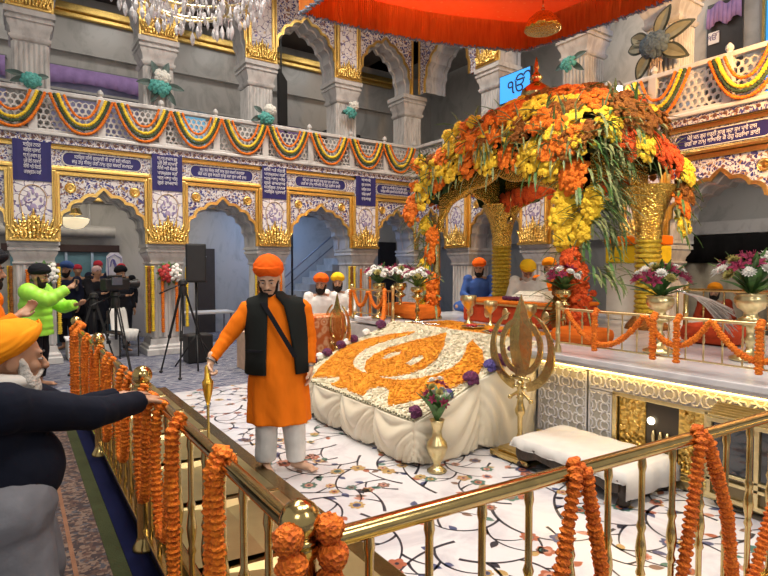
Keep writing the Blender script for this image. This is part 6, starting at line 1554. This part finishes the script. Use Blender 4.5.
for z, w, y in ((.30, .10, -.235), (.46, .15, -.235), (.50, .17, -.20), (.50, .17, .1), (.80, .16, .15), (.885, .15, .19), (.80, .13, .225), (.62, .11, .235)): rs.append([(-w + 2 * w * k / 10, y + .01 * sin(k * 1.8), z + .008 * sin(k * 2.2)) for k in range(11)])
mb.rings(rs, 0, False, False); o = mb.build('thrown_cloth', M['white_cloth'], None, True); o.location = (1.64, 10.9, 0); o.rotation_euler = (0, 0, .4); q = o.modifiers.new('s', 'SOLIDIFY'); q.thickness = .008; tag(o, 'white cloth thrown over the dark chair beside the pillar', 'cloth')
# doorway with the crowd
d = MB(); d.box((.90, 13.74, 1.0), (1.9, .10, 2.0)); o = d.build('door_1', plain('teal_door_opening', (.10, .22, .28), .4)); tag(o, kind='structure')
mb = MB(); mb.box((.90, 13.66, 2.05), (2.2, .10, .16)); mb.build('lintel', plain('dark_brown_lintel', (.03, .012, .012), .5), o, bevel=.01)
mb = MB()
for x in (.35, .95, 1.45): mb.box((x, 13.67, 1.0), (.05, .06, 2.0))
mb.build('door_post', plain('pale_blue_post', (.35, .45, .60), .4), o)
mb = MB(); mb.box((.62, 13.67, 1.6), (.42, .03, .24)); mb.build('door_poster', plain('maroon_poster', (.20, .05, .06), .6), o)
t = thing('door_board', 'white leaf-shaped board with a blue flourish beside the doorway', 'board', (1.80, 12.95, 1.45))
mb = MB(); mb.poly([(-.15, -.0), (-.17, .12), (-.15, .42), (-.08, .50), (.08, .50), (.15, .42), (.17, .12), (.15, 0), (.06, -.10), (-.06, -.10)], .03); mb.build('panel', plain('board_white', (.70, .68, .80), .5), t)
mb = MB(); mb.tube([(-.08 * cos(a * .5) * (1 - a / 16), -.008, .20 + .16 * sin(a * .7)) for a in range(14)], .012, 6); mb.tube([(-.12, -.006, 0), (-.13, -.006, .38), (0, -.006, .46), (.13, -.006, .38), (.12, -.006, 0), (0, -.006, -.06), (-.12, -.006, 0)], .008, 6); mb.build('flourish', plain('board_blue', (.13, .12, .38), .5), t)
mb = MB(); mb.tube([(0, .03, -.10), (0, .03, -1.45)], .02, 8); mb.lathe([(.18, -1.45), (.18, -1.43), (.03, -1.41)], (0, .03, 0), 14); mb.build('stand', M['grey_metal'], t)
o = MB().tube([(-.3, 13.55, 2.42), (1.9, 13.55, 2.42)], .13, 16).tube([(.3, 13.55, 2.42), (.3, 13.55, 3.48)], .02, 8).tube([(1.4, 13.55, 2.42), (1.4, 13.55, 3.48)], .02, 8).build('air_duct', plain('duct_grey', (.42, .41, .40), .5), None, 'auto'); tag(o, 'fat white pipe duct over the doorway in the first arch', 'duct')
d = MB(); d.box((3.98, 13.76, 1.05), (.42, .06, 2.1)); tag(d.build('door_2', plain('dark_brown_door', (.045, .035, .03), .5)), kind='structure')
# blue-lit staircase in the third arch
t = thing('staircase', 'staircase with a metal handrail in the blue-lit third arch', 'staircase', (6.0, 13.1, 0))
mb = MB()
for k in range(11): mb.box((-.9 + .22 * k, 0, .09 + .085 * 2 * k / 2 * 1), (.26, .9, .18 + .17 * k))
mb.build('steps', M['marble_dark'], t)
mb = MB(); mb.tube([(-.9, -.48, 1.0), (1.3, -.48, 2.75)], .022, 8)
mb.tube([(-.9, -.48, .75), (1.3, -.48, 2.45)], .015, 8); mb.build('handrail', M['grey_metal'], t)
for k, (x, y) in enumerate(((5.05, 12.1), (5.55, 12.1))):
    o = MB().tube([(x, y, 0), (x, y, 3.4)], .025, 10).build('black_pole', M['black'], None, True); tag(o, 'thin black upright pole in the third arch, %s of the two' % ('left' if k == 0 else 'right'), 'pole')
t = thing('wall_box', 'small black box fixed on the blue-lit corridor wall', 'box', (6.15, 13.72, 2.35)); mb = MB(); mb.box((0, 0, 0), (.22, .16, .34)); mb.build('case', M['black'], t, bevel=.02); mb = MB(); mb.box((0, -.085, 0), (.16, .02, .26)); mb.build('front_panel', plain('box_front', (.03, .03, .04), .3), t)
# dark arch opening behind the bouquets, right corridor drapes
d = MB(); d.box((9.45, 13.74, 1.2), (.6, .10, 2.4)); tag(d.build('door_3', plain('black_doorway', (.012, .012, .018), .4)), kind='structure')
cu = plain('beige_drape', (.42, .36, .27), .85, bst=.3)
def drape(y0, y1, z0, z1, mat, label, nm='curtain', x=10.98):
    mb = MB(); n = 90; rs = []
    for z in (z0, (z0 + z1) / 2, z1): rs.append([(x + .045 * sin(k * .9), y0 + (y1 - y0) * k / n, z) for k in range(n + 1)])
    mb.rings(rs, 0, False, False); o = mb.build(nm, mat, None, True); q = o.modifiers.new('s', 'SOLIDIFY'); q.thickness = .02; tag(o, label, 'curtain')
drape(2.0, 6.6, 0, 1.86, cu, 'beige pleated curtain beyond the right-hand arch', x=11.06); drape(1.8, 6.8, 1.72, 2.24, plain('black_drape', (.012, .011, .011), .9), 'black pleated pelmet curtain above the beige curtain')
t = thing('grey_drape', 'yellow and white draped box glimpsed between the canopy posts', 'drape', (7.45, 4.45, .872)); mb = MB(); mb.box((0, 0, .425), (.5, .7, .85)); mb.build('white_part', M['white_cloth'], t, bevel=.03); mb = MB(); mb.box((0, 0, .94), (.52, .72, .26)); mb.build('yellow_part', plain('yellow_cloth', (.75, .52, .02), .8, bst=.3), t, bevel=.03); mb = MB(); mb.box((0, 0, 1.14), (.54, .74, .13)); mb.build('orange_part', CL['orange'], t, bevel=.02)
o = MB().box((7.62, 2.3, .31), (1.0, 2.2, .62)).build('side_dais', M['marble']); tag(o, 'low marble dais behind the platform by the right-hand arch', 'dais')

o = MB().box((10.35, 4.72, .217), (.8, 1.0, .43)).build('corridor_bench', wood, None, bevel=.02); tag(o, 'dark bench in the corridor beyond the right-hand arch', 'bench')
# ---------- gallery background ----------
glass = plain('gallery_glass', (.30, .30, .50), .15, var=.3, nsc=2)
purple = clothm('purple_valance', (.36, .24, .50), bst=.5)
for k, (x, w, z0, z1) in enumerate(((-.85, 1.6, 4.4, 5.95), (1.55, 2.1, 4.4, 5.95), (5.85, 1.5, 4.4, 5.45))):
    o = MB().box((x, 13.77, (z0 + z1) / 2), (w, .05, z1 - z0)).build('window_%d' % (k + 1), glass); tag(o, kind='structure')
    mb = MB(); rs = []
    for z, e in ((z1, 0), (z1 - .18, .03), (z1 - .42, .06)): rs.append([(x - w / 2 + w * i / 60, 13.70 - e * abs(sin(i * .5)), z + (.10 * abs(sin(PI * i / 60)) if e > .05 else 0)) for i in range(61)])
    mb.rings(rs, 0, False, False); q = mb.build('valance', purple, o, True); q_ = q.modifiers.new('s', 'SOLIDIFY'); q_.thickness = .02
    mb = MB(); mb.box((x, 13.73, z0), (w + .06, .06, .06)); mb.box((x, 13.73, z1), (w + .06, .06, .06)); mb.build('window_frame', M['grey_metal'], o)
o = MB().box((3.75, 13.77, 5.02), (.52, .05, .75)).build('window_4', emit('blue_lit_pane', (.16, .42, .62), .55)); tag(o, kind='structure')
o = MB().box((7.6, 13.4, 4.85), (1.1, .5, 1.0)).build('black_cabinet', M['black'], None, bevel=.02); tag(o, 'black cabinet in the gallery behind the round posy', 'cabinet')
t = thing('screen_edge', 'thin black flat screen seen edge-on in the gallery', 'screen', (5.55, 12.6, 5.7), .95); mb = MB(); mb.box((0, 0, 0), (.95, .06, 1.3)); mb.build('screen', M['black'], t, bevel=.01); mb = MB(); mb.tube([(0, .03, .6), (0, .03, 1.85)], .02, 8); mb.build('mount', M['black'], t)
t = thing('blue_screen', 'blue lit screen with a dark emblem beside the canopy finial', 'screen', M=wmat(WR, -7.42, -.10, 5.14))
mb = MB(); mb.box((0, .03, 0), (.80, .06, .56)); mb.build('casing', M['black'], t, bevel=.008); mb = MB(); mb.box((0, -.003, 0), (.76, .008, .52)); mb.build('display', emit('blue_display', (.04, .30, .80), .85), t)
text('emblem', ['ੴ'], .40, plain('emblem_dark', (.01, .015, .05), .5), t, (.10, -.010, -.02))
mb = MB(); mb.box((0, .08, .1), (.1, .08, .1)); mb.build('bracket', M['black'], t)
o = MB().box((11.17, 5.02, 5.70), (.05, .62, 1.9)).build('door_4', plain('dark_gallery_door', (.035, .033, .035), .3)); tag(o, kind='structure')
mb = MB(); rs = []
for z, e in ((6.60, 0), (6.42, .03), (6.22, .05)): rs.append([(11.12 - e * abs(sin(i * .6)), 4.73 + .58 * i / 40, z + .05 * sin(i * .3)) for i in range(41)])
mb.rings(rs, 0, False, False); q = mb.build('valance', purple, o, True); q_ = q.modifiers.new('s', 'SOLIDIFY'); q_.thickness = .02
mb = MB(); mb.box((11.13, 5.20, 6.0), (.02, .19, .22)); so = mb.build('sticker', M['white_paint'], o)
q = text('sticker_mark', ['ੴ'], .15, plain('sticker_ink', (.15, .12, .3), .5), so, (11.115, 5.20, 6.0), (PI / 2, 0, -PI / 2))
o = MB().box((11.17, 3.85, 6.2), (.05, .95, 3.0)).build('window_5', emit('sky_blue_screen', (.05, .34, .85), .9)); tag(o, kind='structure')
mb = MB(); mb.box((11.14, 4.36, 6.2), (.06, .05, 3.0)); mb.build('window_frame', M['gold'], o)
o = MB().box((11.15, 4.47 - .02, 5.95), (.07, .16, 2.3)).build('trim_5', M['gold']) if 0 else None

# ---------- lamps ----------
def lamp(name, label, loc, r, st, col=(1, .93, .82)):
    t = thing(name, label, 'lamp', loc)
    mb = MB(); mb.lathe([(r * 1.3, 0), (r * 1.3, .03), (r, .03), (r * .95, .0)], (0, 0, 0), 18); mb.build('housing', M['grey_metal'], t, 'auto')
    mb = MB(); mb.lathe([(r * .95, .012), (.001, .012), (.001, .02), (r * .95, .02)], (0, 0, 0), 18); mb.build('lens', emit(name + '_glow', col, st), t)
lamp('downlight', 'recessed ceiling lamp glowing in the right-hand arch', (9.7, 4.05, 3.445), .14, 12)
t = thing('spotlight', 'bright white spotlight beside the crown of the canopy', 'lamp', (7.93, 5.12, 4.42), 0)
mb = MB(); mb.ell((0, 0, 0), (.06, .06, .06), 14, 10); mb.build('bulb', emit('spot_glow', (1, .98, .95), 90), t, True); mb = MB(); mb.tube([(.02, 0, 0), (.25, 0, .02)], .03, 10); mb.lathe([(.085, -.0), (.085, .02), (.03, .1)], (.0, 0, .04), 14); mb.build('housing', M['grey_metal'], t, 'auto')
def area(name, loc, size, power, col=(1, .94, .86), rot=(0, 0, 0), sy=None, spread=PI):
    l = bpy.data.lights.new(name, 'AREA'); l.energy = power; l.color = col; l.shape = 'RECTANGLE'; l.size = size; l.size_y = sy or size; l.spread = spread
    o = bpy.data.objects.new(name, l); C.objects.link(o); o.location = loc; o.rotation_euler = rot
for k, (x, y) in enumerate(((0.6, 1.0), (3.4, .6), (6.0, 1.6), (0.6, 5.0), (2.4, 7.6), (5.6, 7.8))): area('ceiling_panel_lamp', (x, y, 8.5), 1.8, 100 if k < 3 else 205, (1, .93, .83), spread=2.1)
area('front_fill_light', (-3.2, -2.6, 5.8), 2.2, 110, (1, .92, .82), (math.radians(68), 0, math.radians(-45)))  # unseen pair of fill lights, added behind the camera to brighten upright faces
area('front_fill_light', (3.2, -3.6, 5.4), 2.2, 135, (1, .92, .82), (math.radians(68), 0, math.radians(-25)))
area('canopy_flood', (2.6, 1.2, 5.6), .6, 46, (1, .90, .74), (math.radians(62), 0, math.radians(-46)), spread=1.0)
area('right_wall_warm_fill', (6.7, 1.6, 4.8), .5, 260, (1, .52, .16), (math.radians(80), 0, math.radians(-62)))  # added warm fill, stands in for orange light bounced off the cloth
for x in (-.6, 1.4, 3.5): area('corridor_lamp', (x, 12.3, 3.44), .9, 22, (1, .88, .70))
area('stair_lamp', (5.6, 12.4, 3.44), .9, 60, (.30, .52, 1))
area('corridor_lamp', (8.9, 12.3, 3.44), .8, 8)
area('corridor_lamp', (9.7, 4.1, 3.40), .8, 16); area('corridor_lamp', (9.7, 8.2, 3.44), .9, 12)
for x in (-.5, 2.0, 4.6, 7.2): area('gallery_lamp', (x, 12.2, 7.5), .9, 22)
for y in (3.2, 6.6): area('gallery_lamp', (9.8, y, 7.5), .9, 40)
area('canopy_lamp', (5.75, 5.0, 2.95), .5, 7, (1, .85, .6))
# ---------- world and view ----------
w = bpy.data.worlds.new('world'); bpy.context.scene.world = w; w.use_nodes = True; tt = w.node_tree
bg = tt.nodes['Background']; bg.inputs[0].default_value = (1, .95, .90, 1); bg.inputs[1].default_value = .4
sc = bpy.context.scene; sc.view_settings.view_transform = 'Standard'; sc.view_settings.look = 'None'; sc.view_settings.gamma = 1; sc.view_settings.exposure = 0; sc.view_settings.use_curve_mapping = False
sc.cycles.max_bounces = 6; sc.cycles.diffuse_bounces = 3; sc.cycles.glossy_bounces = 3; sc.cycles.transmission_bounces = 4; sc.cycles.caustics_reflective = False; sc.cycles.caustics_refractive = False
sc.cycles.sample_clamp_indirect = 4
